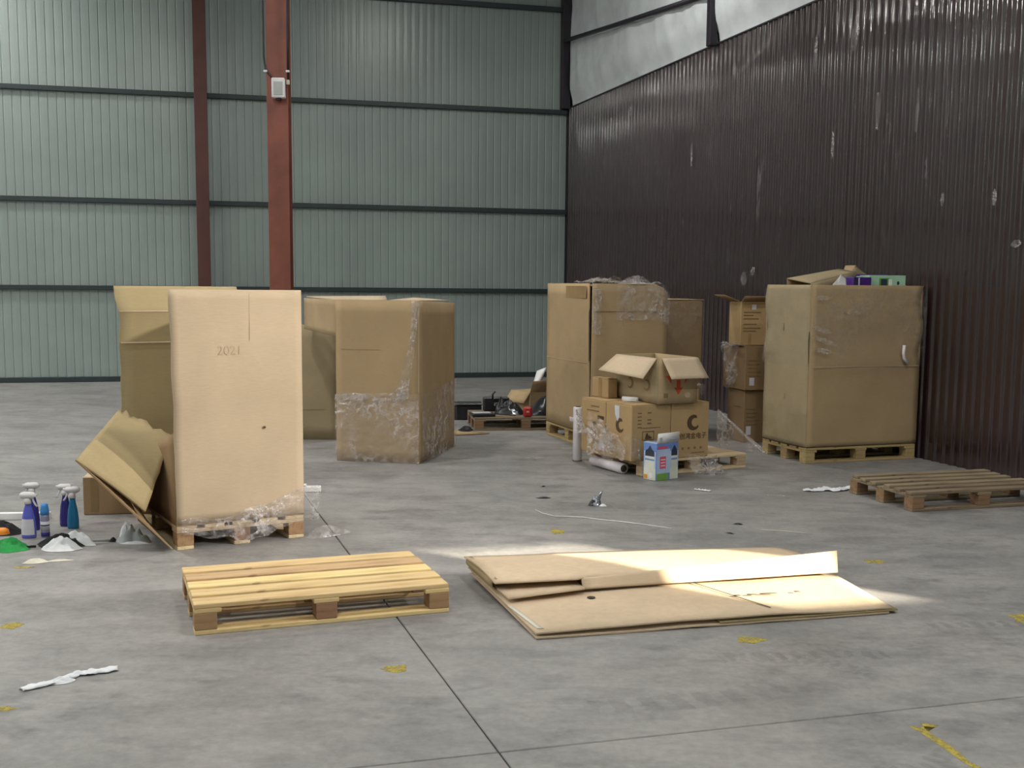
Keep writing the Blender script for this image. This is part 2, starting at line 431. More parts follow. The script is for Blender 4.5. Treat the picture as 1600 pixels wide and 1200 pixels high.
def ribbon(name, pts, wid, mat, parent=None, lift=.012, seed=0., n=40):
    """crumpled strip lying on the floor along pts"""
    pts = [Vector((p[0], p[1], 0)) for p in pts]
    L = [0]
    for a, b in zip(pts, pts[1:]): L.append(L[-1] + (b - a).length)
    def at(t):
        s = t * L[-1]
        for i in range(len(pts) - 1):
            if s <= L[i + 1] or i == len(pts) - 2:
                return lerp(pts[i], pts[i + 1], (s - L[i]) / (L[i + 1] - L[i]))
    def S(u, v):
        p = at(u); d = (at(min(1, u + .02)) - at(max(0, u - .02))).normalized(); nn = Vector((-d.y, d.x, 0))
        w = wid * (.55 + .45 * abs(noise.noise(Vector((u * 5, seed, 1))) * 2))
        z = .004 + lift * (abs(noise.noise(Vector((u * 9, v * 2.5, seed)))) + abs(noise.noise(Vector((u * 22, v * 4, seed + 5)))) * .5) * (1 - abs(2 * v - 1) * .5)
        return p + nn * w * (v - .5) + Vector((0, 0, z))
    return sheet(name, S, n, 5, .0015, mat, parent)
def film_panel(name, S, nu, nv, mat, parent, amp=.01, seed=0., freq=6):
    """wrinkled skin of stretch film over S(u, v)->(point, normal)"""
    def T(u, v):
        p, n = S(u, v); p = Vector(p); n = Vector(n)
        q = Vector((u * freq, v * freq * 1.6, seed))
        d = abs(noise.noise(q)) + .5 * abs(noise.noise(q * 2.3))
        return p + n * (.004 + amp * d)
    return sheet(name, T, nu, nv, 0, mat, parent)

# ------------------------------------------------------------------ setting
CORNER = Vector((.90, 20.29, 0)); TB = 14.2; TR = -73.1
def backp(s, z=0):   # s metres from the corner to the left along the back wall
    return CORNER + Vector((-math.cos(R(TB)) * s, -math.sin(R(TB)) * s, z))
def rightp(s, z=0):  # s metres from the corner towards the viewer
    return CORNER + Vector((math.cos(R(TR)) * s, math.sin(R(TR)) * s, z))

# floor: dark bed + cast slabs with sawn joints between them
ju = Vector((math.cos(R(15.8)), math.sin(R(15.8)), 0)); jv = Vector((-math.sin(R(17.8)), math.cos(R(17.8)), 0))
J0 = Vector((-.034, 3.735, 0))
bm = bmesh.new()
for x, y in ((-34, -14), (16, -14), (16, 26), (-34, 26)): bm.verts.new((x, y, -.03))
bm.faces.new(bm.verts[:])
floor = tag(me_obj('floor', from_bm(bm, 'floor'), 'joint'), kind='structure')
SX, SY, GAP = 6.0, 13.0, .0035
for i in range(-5, 3):
    for j in range(-1, 2):
        o = J0 + ju * SX * i + jv * SY * j
        ps = [o + ju * GAP + jv * GAP, o + ju * (SX - GAP) + jv * GAP, o + ju * (SX - GAP) + jv * (SY - GAP), o + ju * GAP + jv * (SY - GAP)]
        bm = bmesh.new()
        lo = [bm.verts.new((p.x, p.y, -.02)) for p in ps]; hi = [bm.verts.new((p.x, p.y, 0)) for p in ps]
        bm.faces.new(hi); bm.faces.new(lo[::-1])
        for k in range(4): bm.faces.new((lo[k], lo[(k + 1) % 4], hi[(k + 1) % 4], hi[k]))
        bmesh.ops.bevel(bm, geom=[e for e in bm.edges if all(v.co.z > -.01 for v in e.verts)], offset=.003, segments=1, affect='EDGES')
        me_obj('slab', from_bm(bm, 'slab'), 'concrete', floor)

def profile_panel(width, height, pts, pitch, smooth=False):
    """one profiled sheet: pts = (x, y) of one rib period, y < 0 towards the room"""
    n = round(width / pitch); line = []
    for i in range(n):
        for x, y in pts: line.append((x * pitch + i * pitch, y))
    line.append((width, pts[0][1]))
    vs = [(x, y, 0) for x, y in line] + [(x, y, height) for x, y in line]
    k = len(line)
    me = bpy.data.meshes.new('panel'); me.from_pydata(vs, [], [(i, i + 1, i + 1 + k, i + k) for i in range(k - 1)]); me.update()
    if smooth:
        for p in me.polygons: p.use_smooth = True
    return me
# back wall
BW = 27 * 1.04
wall_back = tag(box('wall_back', 0, BW + .8, .03, .09, 0, CEIL_Z, 'girt'), kind='structure')
p = backp(BW); wall_back.location = p + Vector((-math.sin(R(TB)), math.cos(R(TB)), 0)) * .03; wall_back.rotation_euler = (0, 0, R(TB))
pan = profile_panel(1.04, CEIL_Z, [(0, 0), (.06, .007), (.13, .007), (.19, 0), (.55, -.0015)], .13)
pan.materials.append(M['panel_green'])
for i in range(27): me_obj('wall_panel', pan, None, wall_back, (i * 1.04, -.03, 0))
for z0, z1 in ((0.0, .085), (1.475, 1.545), (2.85, 2.925), (4.55, 4.625), (6.26, 6.34)):
    me_obj('girt', box_me(BW, .06, z1 - z0, .006, 'girt'), None, wall_back, (0, -.10, z0))
# right wall: brown profiled sheets below, loose white film above; it stops short of the entrance end
RW = 17 * .96
TOPZ = 4.66
wall_right = tag(box('wall_right', 0, RW + .6, 0, .06, 0, CEIL_Z, 'dark_post'), kind='structure')
nR = Vector((-math.sin(R(TR)), math.cos(R(TR)), 0))     # away from the room
wall_right.location = rightp(-.6) + nR * .08; wall_right.rotation_euler = (0, 0, R(TR))
OX = .6
brn = [(0, 0), (.10, 0), (.20, 0), (.24, -.0012), (.275, -.005), (.31, -.012), (.34, -.0172), (.375, -.0205), (.42, -.0216), (.50, -.022), (.58, -.0216), (.625, -.0205), (.66, -.0172), (.69, -.012), (.725, -.005), (.76, -.0012), (.80, 0), (.90, 0)]
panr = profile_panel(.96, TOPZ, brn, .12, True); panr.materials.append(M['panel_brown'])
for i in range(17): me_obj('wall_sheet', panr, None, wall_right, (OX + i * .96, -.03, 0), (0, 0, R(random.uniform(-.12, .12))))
def film_wall(s0, s1, sag, seed):
    def S(u, v):
        s = s0 + (s1 - s0) * u; z = TOPZ - .04 + (CEIL_Z - TOPZ + .04) * v
        k = min(1, max(0, (z - TOPZ) / .35)); k = k * k * (3 - 2 * k)
        pull = .05 * sag * math.sin(math.pi * min(1, max(0, (z - TOPZ) / 1.05)))
        fold = .05 * noise.noise(Vector((s * 1.3, z * .3, seed))) + .03 * noise.noise(Vector((s * 4 + z * 1.2, z * .5, seed))) + .016 * abs(noise.noise(Vector((s * 8, z * 1.1, seed))))
        edge = .10 * math.sin(math.pi * min(1, max(0, (z - TOPZ) / 1.05))) * (1 - u) ** 6 if s0 < 1 else 0
        return (OX + s + edge, -.012 - k * (.03 + pull + abs(fold) * .9), z)
    return sheet('insulation_film', S, 70, 36, 0, 'insul', wall_right)
film_wall(.13, 5.58, 1.0, 2.); film_wall(5.62, 11.0, 1.0, 8.); film_wall(11.0, RW, .5, 5.)
box('corner_post', OX, OX + .14, -.20, -.06, TOPZ - .02, CEIL_Z, 'dark_post', wall_right)
box('wall_post', OX + 5.53, OX + 5.64, -.16, -.06, TOPZ - .02, CEIL_Z, 'dark_post', wall_right)
box('wall_post', OX + 11.1, OX + 11.2, -.16, -.06, TOPZ - .02, CEIL_Z, 'dark_post', wall_right)
tube('brace', [(OX + .14, -.16, 5.775), (OX + 2.4, -.16, 5.56), (OX + 5.54, -.16, 5.28)], .035, 'dark_post', wall_right, 6)
tube('brace', [(OX + 5.64, -.16, 5.5), (OX + 8.0, -.16, 5.3), (OX + 11.1, -.16, 5.2)], .035, 'dark_post', wall_right, 6)
me_obj('cap_rail', box_me(RW - .15, .03, .022, .004, 'dark_post'), None, wall_right, (OX + .14, -.060, TOPZ - .006))
# scraps of torn protective film still clinging to the brown sheets
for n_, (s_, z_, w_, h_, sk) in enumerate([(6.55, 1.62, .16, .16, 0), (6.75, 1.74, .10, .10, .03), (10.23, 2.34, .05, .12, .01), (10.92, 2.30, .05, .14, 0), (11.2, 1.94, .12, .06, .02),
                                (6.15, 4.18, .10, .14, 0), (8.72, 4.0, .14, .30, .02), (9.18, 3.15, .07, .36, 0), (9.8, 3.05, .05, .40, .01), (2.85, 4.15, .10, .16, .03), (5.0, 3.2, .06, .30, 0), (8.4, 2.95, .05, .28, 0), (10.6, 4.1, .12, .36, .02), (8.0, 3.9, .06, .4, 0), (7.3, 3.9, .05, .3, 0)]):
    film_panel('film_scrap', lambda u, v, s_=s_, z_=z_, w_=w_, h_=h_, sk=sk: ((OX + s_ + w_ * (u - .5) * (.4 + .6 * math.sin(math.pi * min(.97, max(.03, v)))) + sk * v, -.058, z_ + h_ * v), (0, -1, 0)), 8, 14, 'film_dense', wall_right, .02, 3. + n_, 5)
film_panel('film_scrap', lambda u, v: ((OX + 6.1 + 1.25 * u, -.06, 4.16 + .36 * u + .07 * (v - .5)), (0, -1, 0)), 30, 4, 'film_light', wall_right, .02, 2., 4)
# unseen sides of the hall
def wall_seg(name, A, B, mat='plainwall', z0=0, z1=CEIL_Z, parent=None, struct=True):
    d = B - A
    o = me_obj(name, box_me(d.length, .08, z1 - z0, 0, mat), None, None, A + Vector((0, 0, z0)), (0, 0, math.atan2(d.y, d.x)))
    return tag(o, kind='structure') if struct else o
uR = Vector((math.cos(R(TB)), math.sin(R(TB)), 0))
BL = backp(BW); FL = Vector((-21.0, -7.153, 0)); RE = rightp(RW); SE = RE + uR * 6.5
FE = Vector((13.0, 1.19, 0)); FE = FL + uR * ((SE - FL).dot(uR) + .1)
wl = wall_seg('wall_left', FL, BL); me_obj('upper_film', box_me((BL - FL).length, .02, CEIL_Z - TOPZ, 0, 'insul'), None, wl, (0, -.025, TOPZ)); wall_seg('wall_return', RE, SE); wall_seg('wall_side', FE, SE)
# entrance wall with one small high window that lets the low sun in
WA = (Vector((8.58, .10, 0)) - FL).dot(uR); WB = WA + 1.08; WZ0, WZ1 = 3.23, 4.06; WT = (FE - FL).length
wf = tag(me_obj('wall_front', box_me(WA, .08, CEIL_Z, 0, 'plainwall'), None, None, FL, (0, 0, R(TB))), kind='structure')
box('wall_part', WB, WT, 0, .08, 0, CEIL_Z, 'plainwall', wf, 0); box('wall_part', WA, WB, 0, .08, 0, WZ0, 'plainwall', wf, 0); box('wall_part', WA, WB, 0, .08, WZ1, CEIL_Z, 'plainwall', wf, 0)
win = tag(me_obj('window_1', box_me(WB - WA + .12, .14, .06, .003, 'white_plastic'), None, None, FL + uR * (WA - .06) + Vector((uR.y, -uR.x, 0)) * .03 + Vector((0, 0, WZ0 - .06)), (0, 0, R(TB))), kind='structure')
for q in ((0, WB - WA + .12, WZ1 - WZ0 + .06, WZ1 - WZ0 + .12), (0, .06, .06, WZ1 - WZ0 + .06), (WB - WA + .06, WB - WA + .12, .06, WZ1 - WZ0 + .06)):
    box('window_frame', q[0], q[1], 0, .14, q[2], q[3], 'white_plastic', win)
ceil = tag(box('ceiling', -34, 16, -14, 26, CEIL_Z, CEIL_Z + .1, 'ceil'), kind='structure')
# floodlight bracketed to the end of the brown wall, aimed across the floor at the torn carton
fl = thing('floodlight', 'grey floodlight bracketed to the brown wall, aimed across the floor', 'lamp', rightp(16.0, 3.5) - nR * .38)
aim = (Vector((-1.9, 7.0, 1.0)) - fl.location).normalized()
fl.rotation_mode = 'QUATERNION'; fl.rotation_quaternion = aim.to_track_quat('-Z', 'Y')
box('housing', -.16, .16, -.11, .11, .02, .10, 'grey_panel', fl, .01); box('bracket', -.02, .02, -.02, .02, .10, .26, 'dark_post', fl)
fd = bpy.data.lights.new('flood_light', 'SPOT'); fd.energy = FLOOD_W; fd.color = FLOOD_COL; fd.spot_size = R(42); fd.spot_blend = .9; fd.shadow_soft_size = .12
fo = bpy.data.objects.new('flood_light', fd); link(fo, fl)

# high-bay lamps under the roof
for i, (x, y) in enumerate(LAMPS):
    t = thing('ceiling_lamp', 'round white high-bay lamp hanging from the roof sheet', 'lamp', (x, y, CEIL_Z - .45), 0, 'high-bay lamps')
    lathe('housing', [(.26, 0), (.27, .05), (.10, .16), (.09, .30), (.02, .32)], 'grey_panel', t)
    tube('hanger', [(0, 0, .30), (0, 0, .448)], .012, 'cable', t, 6)
    ld = bpy.data.lights.new('lamp_light', 'AREA'); ld.shape = 'DISK'; ld.size = .5; ld.energy = LAMP_W * (2.2 if x < -11 else 1.0); ld.color = LAMP_COL
    lo = bpy.data.objects.new('lamp_light', ld); lo.location = (0, 0, -.01); link(lo, t)

# ------------------------------------------------------------------ steel columns
def column(name, label, cx, cy, w, dep, rz, mat, top=CEIL_Z):
    t = thing(name, label, 'column', (cx, cy, 0), rz)
    box('flange', -w / 2, w / 2, -dep / 2, -dep / 2 + .014, .02, top, mat, t)
    box('flange', -w / 2, w / 2, dep / 2 - .014, dep / 2, .02, top, mat, t)
    box('web', -.006, .006, -dep / 2 + .014, dep / 2 - .014, .02, top, mat, t)
    box('base_plate', -w / 2 - .06, w / 2 + .06, -dep / 2 - .06, dep / 2 + .06, 0, .02, mat, t)
    for sx in (-1, 1):
        for sy in (-1, 1):
            lathe('anchor_bolt', [(.014, .02), (.014, .05), (.008, .052), (.008, .07)], 'girt', t, 6, loc=(sx * (w / 2 + .035), sy * (dep / 2 + .02), 0))
    return t
column('steel_column', 'bright red-brown steel column carrying a small white speaker box', -2.925, 14.5, .262, .30, 4, 'red_steel')
column('steel_column', 'dark maroon steel column standing tight against the green wall', -4.98, 18.52, .20, .20, TB, 'maroon_steel')
t = thing('wall_speaker', 'small white speaker box fixed high on the red column', 'speaker', (-2.885, 14.285, 3.845), 4)
box('housing', -.078, .078, -.06, .055, 0, .235, 'white_plastic', t, .008); box('grille', -.055, .055, -.066, -.058, .03, .19, 'grey_panel', t)
box('bracket', -.03, .03, -.03, .05, -.02, .0, 'dark_post', t)
for lab, pts in (('black cable running down the side of the column that bends in to the speaker', [(-3.075, 14.34, CEIL_Z), (-3.078, 14.34, 5.2), (-3.072, 14.335, 4.35), (-3.05, 14.33, 4.2), (-3.0, 14.32, 4.13), (-2.955, 14.31, 4.075)]),
                 ('straight black cable down the side of the red column ending in a small grey plug', [(-2.765, 14.34, CEIL_Z), (-2.772, 14.335, 5.2), (-2.778, 14.33, 4.5), (-2.778, 14.33, 4.07)])):
    t = thing('cable', lab, 'cable', (pts[-1][0], pts[-1][1], pts[-1][2])); base = Vector(pts[-1])
    tube('cord', [Vector(q) - base for q in pts], .013, 'cable', t, 6)
    q = Vector((pts[3][0] if len(pts) > 4 else pts[2][0], 14.325, 4.172)) - base
    box('cable_clip', q.x - .022, q.x + .022, q.y - .02, q.y + .01, q.z - .012, q.z + .012, 'white_plastic', t)
    if len(pts) == 4: box('plug', -.018, .018, -.018, .018, -.055, .0, 'cream_cloth', t)

# ------------------------------------------------------------------ pallets
def pallet(label, K, rz, L, Wd, mat, bmat, nb=5, bw=.13, H=.144, jit=.0, seed=0, group=None, warp=0):
    rnd = random.Random(seed)
    t = thing('wooden_pallet', label, 'pallet', (K[0], K[1], 0), rz, group)
    tb, bb = .022, .022; bh = H - 2 * tb - bb
    gap = (Wd - nb * bw) / (nb - 1)
    for k in range(3):
        y = k * (Wd - .10) / 2
        me_obj('bottom_board', box_me(L, .10, bb, .003, mat), None, t, (0, y, 0))
        for j in range(3):
            x = j * (L - .10) / 2
            me_obj('block', box_me(.10, .10, bh, .003, bmat), None, t, (x, y, bb))
    for j in range(3):
        me_obj('cross_board', box_me(.12, Wd, tb, .003, mat), None, t, (j * (L - .12) / 2, 0, bb + bh))
    for k in range(nb):
        me_obj('deck_board', box_me(L, bw, tb, .003, mat), None, t, (rnd.uniform(-jit, jit), k * (bw + gap), bb + bh + tb + (rnd.uniform(0, warp) if warp else 0)),
               (0, 0, rnd.uniform(-jit, jit) * .4))
    return t
def at_corner(K, th, a, along_depth):
    """origin and angle for a pallet whose boards run along depth instead of front"""
    if not along_depth: return K, th
    return (K[0] + math.cos(R(th)) * a, K[1] + math.sin(R(th)) * a), th + 90
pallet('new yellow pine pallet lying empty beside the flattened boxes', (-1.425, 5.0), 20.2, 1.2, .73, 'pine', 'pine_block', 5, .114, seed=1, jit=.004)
pallet('worn grey-brown empty pallet lying by the dark wall', (2.87, 8.03), 16.2, 1.22, .80, 'pine_old', 'pine_old_block', 6, .078, seed=3, jit=.02)
BK = (-1.988, 6.652); BT = 30.3
k, r_ = at_corner(BK, BT, .79, True)
pallet('pallet under the tall torn carton, draped with clear film', k, r_, 1.2, .79, 'pine_pale', 'pine_block', 5, .12, seed=4)
RK = (2.671, 10.253); RT = 19.0
pallet('yellowish pallet under the wide full carton against the dark wall', RK, RT, 1.195, .74, 'pine_yellow', 'pine_yellow', 5, .12, seed=5)
CK = (.757, 11.084); CT = 18.7
k, r_ = at_corner(CK, CT, .80, True)
pallet('pallet under the tall bulging film-topped carton', k, r_, 1.21, .80, 'pine_yellow', 'pine_yellow', 5, .12, seed=6)
PK = (1.0, 9.42); PT = 29.0
pallet('pale pallet under the printed cartons and the open box', (PK[0] + .12 * math.cos(R(PT)), PK[1] + .12 * math.sin(R(PT))), PT, 1.12, .82, 'pine_pale', 'pine_pale', 6, .12, H=.13, seed=7)
JK = (-.41, 12.46); JT = 8.0
pallet('dusty pallet strewn with black junk near the green wall', JK, JT, 1.15, .80, 'pine_old', 'pine_old_block', 5, .12, seed=8)

# ------------------------------------------------------------------ tall torn carton
t = thing('pallet_carton', 'tall pale carton with its side torn open and folded out', 'carton', (BK[0], BK[1], .144), BT)
mw = t.matrix_basis
TI = (Matrix.Translation((BK[0], BK[1], .144)) @ Matrix.Rotation(R(BT), 4, 'Z')).inverted()
def L_(p): return TI @ Vector(p)
def Sf(u, v):
    x = .79 * u - (.018 * v ** 2 + .006 * noise.noise(Vector((v * 7, 1, 2)))) * (1 - u)
    return (x, -.012 * math.sin(math.pi * u) * v - .012 * v * (1 - u) + .004 * noise.noise(Vector((u * 3, v * 4, 0))), .012 + 1.392 * v)
fp = sheet('front_panel', Sf, 16, 24, .009, 'card_pink', t)
poly('panel_crease', rect(.456, .4585, 1.10, 1.385), 'faint_print', fp, face='front', off=.022)
text('faded_stamp', '2021', .075, 'faint_print', fp, (.335, -.0205, 1.02), FRONT_ROT)
poly('small_hole', [(.54 + .010 * math.cos(a * .785), .57 + .008 * math.sin(a * .785)) for a in range(8)], 'print', fp, face='front', off=.018)
quad('side_panel', (.79, .0, .012), (.79, 1.2, .012), (.79, 1.2, 1.38), (.785, 0, 1.40), .009, 'card_in', t, 8, 8, .01)
def Sb(u, v):
    x = -.055 + (.845) * u; z = .012 + 1.405 * v
    lean = .14 * max(0, (z - 1.25)) / .165 if z > 1.25 else 0
    crease = -.008 * math.exp(-((z - 1.03) / .012) ** 2)
    return (x + (.01 * noise.noise(Vector((v * 9, 3, 3))) if u == 0 else 0), 1.2 + lean + crease + .006 * noise.noise(Vector((u * 2, v * 3, 5))), z)
bp = sheet('back_panel', Sb, 10, 60, .009, 'card_in', t)
quad('panel_crease', (-.05, 1.178, 1.036), (.78, 1.178, 1.036), (.78, 1.18, 1.044), (-.05, 1.18, 1.044), .002, 'card_pink', bp, 6, 1)
quad('panel_crease', (-.05, 1.186, 1.247), (.78, 1.186, 1.247), (.78, 1.188, 1.253), (-.05, 1.188, 1.253), .002, 'card_pink', bp, 6, 1)
quad('side_remnant', (0.002, .008, .012), (.002, 1.15, .012), (.002, 1.15, .30), (.002, .008, .56), .009, 'card_dark', t, 8, 8, .01)  # side turned from the light, its shade put into darker cardboard
quad('bottom_panel', (0, 0, .006), (.79, 0, .006), (.79, 1.2, .006), (0, 1.2, .006), .009, 'card_dark', t, 2, 2)
P1, P2, P3, P4 = (-2.463, 6.361, .586), (-2.57, 7.4, .757), (-2.151, 7.1, .634), (-2.158, 6.54, .275)
Hf, Hb = (-2.006, 6.615, .02), (-2.47, 7.42, .02)
quad('leaning_panel', L_(Hf), L_(Hb), L_(P2), L_(P1), .009, 'card_dark', t, 8, 8, -.01)
def St(u, v):   # u along crease, v from crease to the free/torn side
    a = lerp(P1, P2, u); b = lerp(P4, P3, u)
    vv = v * (1.06 - .10 * u * abs(noise.noise(Vector((u * 4, 3, 1)))))
    p = lerp(a, b, vv) + Vector((0, 0, .008 * math.sin(math.pi * vv)))
    if u == 1: p += Vector((.0, .07 * noise.noise(Vector((v * 9, 4, 2))), .05 * noise.noise(Vector((v * 16, 7, 2)))))
    return L_(p)
sheet('torn_flap', St, 14, 14, .009, 'card_in', t)
def Ssk(u, v):
    x = .02 + .86 * u
    top = .045 + .16 * max(0, u - .35) / .65 + .01 * math.sin(u * 17)
    bot = -.02 - .10 * math.sin(math.pi * min(1, u * 1.2)) ** 1 * (.7 + .5 * noise.noise(Vector((u * 8, 1, 1)))) - .015
    return ((x, -.03 + .03 * (1 - v) * math.sin(u * 9), bot + (top - bot) * v), (0, -1, 0))
film_panel('film_skirt', Ssk, 70, 20, 'film_dense', t, .022, 3., 7)
heap('film_tail', .16, .07, .07, 'film_dense', t, 4.2, .7, loc=(.93, -.02, -.143), rz=10)

# ------------------------------------------------------------------ wrapped carton without pallet
MK = (-.826, 10.061); MT = -12.0
t = thing('pallet_carton', 'cardboard carton standing on the floor, lower half wrapped in film', 'carton', (MK[0], MK[1], 0), MT)
def Smf(u, v): return (-.775 + .775 * u, .006 * noise.noise(Vector((u * 3, v * 4, 9))) + .01 * math.sin(math.pi * u) * v, .003 + 1.445 * v)
sheet('front_panel', Smf, 12, 14, .009, 'card', t)
def Smr(u, v): return (.0 + .02 * math.sin(math.pi * u) * math.sin(math.pi * v), 1.2 * u, .003 + (1.445 - .03 * u) * v)
sheet('side_panel', Smr, 12, 12, .009, 'card', t)
quad('back_panel', (0, 1.2, .003), (-.775, 1.2, .003), (-.775, 1.2, 1.44), (0, 1.2, 1.415), .009, 'card_in', t, 6, 6)
quad('side_door', (-.775, 0.006, 1.12), (-1.54, 1.14, 1.14), (-1.54, 1.14, 1.45), (-.775, .006, 1.448), .009, 'card', t, 6, 6, .01)
quad('top_flap', (-.78, .02, 1.45), (-.30, .02, 1.45), (-.42, .34, 1.485), (-1.5, 1.1, 1.465), .008, 'card_pink', t, 6, 6)
quad('top_flap', (-.28, .02, 1.45), (0, .01, 1.45), (-.02, 1.15, 1.44), (-.2, .5, 1.47), .008, 'card_pink', t, 6, 6)
poly('tape_strip', rect(-.76, -.35, 1.01, 1.012), 'soft_print', t, face='front')
poly('edge_line', rect(-.004, .001, .25, 1.43), 'card_pink', t, face='front', off=.006)
film_panel('film_wrap', lambda u, v: ((-.785 + .785 * u, -.004, .004 + (.60 + .02 * math.sin(u * 8)) * v), (0, -1, 0)), 50, 30, 'film', t, .018, 1., 5)
film_panel('film_wrap', lambda u, v: ((.022, 1.2 * u, .004 + (.62 + .05 * u) * v), (1, 0, 0)), 40, 24, 'film', t, .016, 2., 5)
def Srope(u, v):
    a = Vector((-.02, -.01, 1.45)); b = Vector((-.20, -.015, .58))
    p = lerp(a, b, u); w = .05 + .10 * abs(u - .35) + (.25 * max(0, u - .8))
    p.x += .05 * math.sin(u * 2.6) + w * (v - .5)
    return (p, (0, -1, 0))
film_panel('film_rope', Srope, 40, 10, 'film_dense', t, .05, 6., 6)
film_panel('film_edge', lambda u, v: ((-.775 + .66 * u, -.01, .54 + .075 * v + .02 * u), (0, -1, 0)), 50, 8, 'film_dense', t, .035, 8., 8)
t = thing('cardboard_sheet', 'greyish cardboard sheet standing behind the film-wrapped carton', 'cardboard', (-2.42, 11.62, 0), 0)
quad('panel', (0, 0, .004), (.665, -.03, .004), (.665, .02, 1.18), (0, .05, 1.18), .009, 'card_grey', t, 6, 8, .012)
poly('stain_line', rect(.02, .5, .31, .314), 'soft_print', t, face='front', off=.022)
t = thing('cardboard_sheet', 'cardboard sheet lying on the floor beside the junk pallet', 'cardboard', (-.53, 11.85, 0), 0)
quad('panel', (-.6, -.1, .006), (.29, .33, .01), (.03, .52, .012), (-.6, .75, .006), .008, 'card', t, 4, 4)

# ------------------------------------------------------------------ tall film-topped carton
t = thing('pallet_carton', 'tall carton with bulging top wrapped in crumpled film, on a pallet', 'carton', (CK[0], CK[1], .144), CT)
HC = 1.47
def Scf(u, v):
    z = .01 + (HC - .005 - .09 * max(0, (u - .80) / .20) ** 2) * v
    return (.006 + (.79 - .006) * u + .02 * (v > .5) * u, -.015 * math.sin(math.pi * u) * math.sin(math.pi * v) - .01 * v, z)
fp = sheet('front_panel', Scf, 14, 16, .009, 'card', t)
poly('tape_strip', rect(.33, .335, .05, 1.25), 'card_in', fp, face='front', off=.022)
poly('tape_strip', rect(.04, .78, 1.20, 1.206), 'soft_print', fp, face='front', off=.024)
def Scl(u, v): return (-.015 * math.sin(math.pi * u), .0 + 1.2 * u + (.04 * v if u == 0 else 0), .01 + (HC - .005) * v)
lp = sheet('side_panel', Scl, 12, 12, .009, 'card', t)
poly('panel_crease', rect(.05, 1.15, .70, .706), 'card_pink', lp, face='left', off=.020)
poly('packing_tape', rect(.08, .62, 1.33, 1.45), 'tape', lp, face='left', off=.020)
poly('corner_split', [(.02, .72), (.035, 1.2), (.01, 1.24), (.0, 1.22), (-.0, .72)], 'dark_core', lp, face='left', off=.008)
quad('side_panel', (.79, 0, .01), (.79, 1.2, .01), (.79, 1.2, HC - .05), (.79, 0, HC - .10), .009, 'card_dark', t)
quad('back_panel', (0, 1.2, .01), (.79, 1.2, .01), (.79, 1.2, HC - .04), (0, 1.2, HC), .009, 'card_in', t)
def Stop(u, v): return (.79 * u, 1.2 * v, HC - .02 + .03 * noise.noise(Vector((u * 4, v * 4, 3))) - .08 * max(0, (u - .8) / .2) ** 2)
sheet('top_panel', Stop, 12, 12, .006, 'card_in', t)
film_panel('film_cap', lambda u, v: ((.25 + .57 * u, -.025 - .0 * v, 1.12 + .34 * v - .07 * max(0, (u - .75) / .25) ** 2), (0, -1, 0)), 50, 24, 'film_dense', t, .03, 5., 5)
film_panel('film_cap', lambda u, v: ((.0 + .8 * u, .5 * v - .02, HC + .005 - .07 * max(0, (u - .8) / .2) ** 2 + .03 * math.sin(u * 7) * (1 - v)), (0, 0, 1)), 50, 24, 'film_dense', t, .05, 9., 5)
film_panel('film_strip', lambda u, v: ((.0 + .09 * u, -.025, .98 + .45 * v), (0, -1, 0)), 10, 24, 'film_dense', t, .04, 11., 6)
heap('film_tuft', .19, .10, .09, 'film_dense', t, 2.2, .8, loc=(.50, .06, HC))
# carton behind it
t = thing('pallet_carton', 'lower brown carton behind the film-topped carton, beside the dark wall', 'carton', (1.32, 12.06, 0), CT)
box('body', 0, .775, 0, .9, .0, 1.455, 'card_dark', t, .02)
quad('top_flap', (0, .0, 1.458), (.775, 0, 1.458), (.775, .45, 1.462), (0, .45, 1.462), .006, 'card', t)
quad('top_flap', (0, .46, 1.462), (.775, .46, 1.462), (.775, .9, 1.458), (0, .9, 1.458), .006, 'card', t)
film_panel('film_wrap', lambda u, v: ((.775 * u, -.004, .8 + .655 * v), (0, -1, 0)), 30, 20, 'film_light', t, .02, 4., 5)

# ------------------------------------------------------------------ wide full carton by the dark wall
t = thing('pallet_carton', 'wide overfilled carton on a pallet against the dark wall', 'carton', (RK[0], RK[1], .144), RT)
HR = 1.468
def wavy(z): return .019 * math.sin(z * 13) * (1 if z > .8 else .15)
def Srf(u, v):
    z = .008 + HR * v
    return (1.195 * u + (wavy(z) * 1.3 if u > .9 else 0) + (.012 * wavy(z) if u < .1 else 0), -.012 * math.sin(math.pi * u) * v + wavy(z + .1) * .6 * math.sin(math.pi * u), z)
fp = sheet('front_panel', Srf, 18, 36, .009, 'card', t)
for z, m, a, b in ((.735, 'card_pink', .02, 1.17),):  # pale line along a crease of the front panel
    poly('print_band', rect(a, b, z, z + (.05 if m == 'tape' else .006)), m, fp, face='front', off=.024)
def Srl(u, v):
    z = .008 + HR * v
    return (-.012 * math.sin(math.pi * u) + wavy(z) * .7 * (u > .8) - .008 * wavy(z), .74 * u, z)
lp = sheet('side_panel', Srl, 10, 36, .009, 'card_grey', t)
poly('corner_split', [(.0, .74), (.012, .98), (.004, 1.06), (-.004, 1.05), (-.004, .78)], 'dark_core', lp, face='left', off=.009)
poly('stamp_mark', rect(.40, .41, 1.05, 1.12), 'soft_print', lp, face='left', off=.02)
poly('stamp_mark', rect(.35, .355, .42, .47), 'soft_print', lp, face='left', off=.02)
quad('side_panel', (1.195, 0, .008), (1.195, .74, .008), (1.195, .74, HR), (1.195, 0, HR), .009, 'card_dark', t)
quad('back_panel', (0, .74, .008), (1.195, .74, .008), (1.195, .74, HR), (0, .74, HR), .009, 'card_in', t)
quad('layer_pad', (.02, .02, 1.40), (1.2, .02, 1.40), (1.2, .72, 1.40), (.02, .72, 1.40), .012, 'card_in', t, 2, 2)
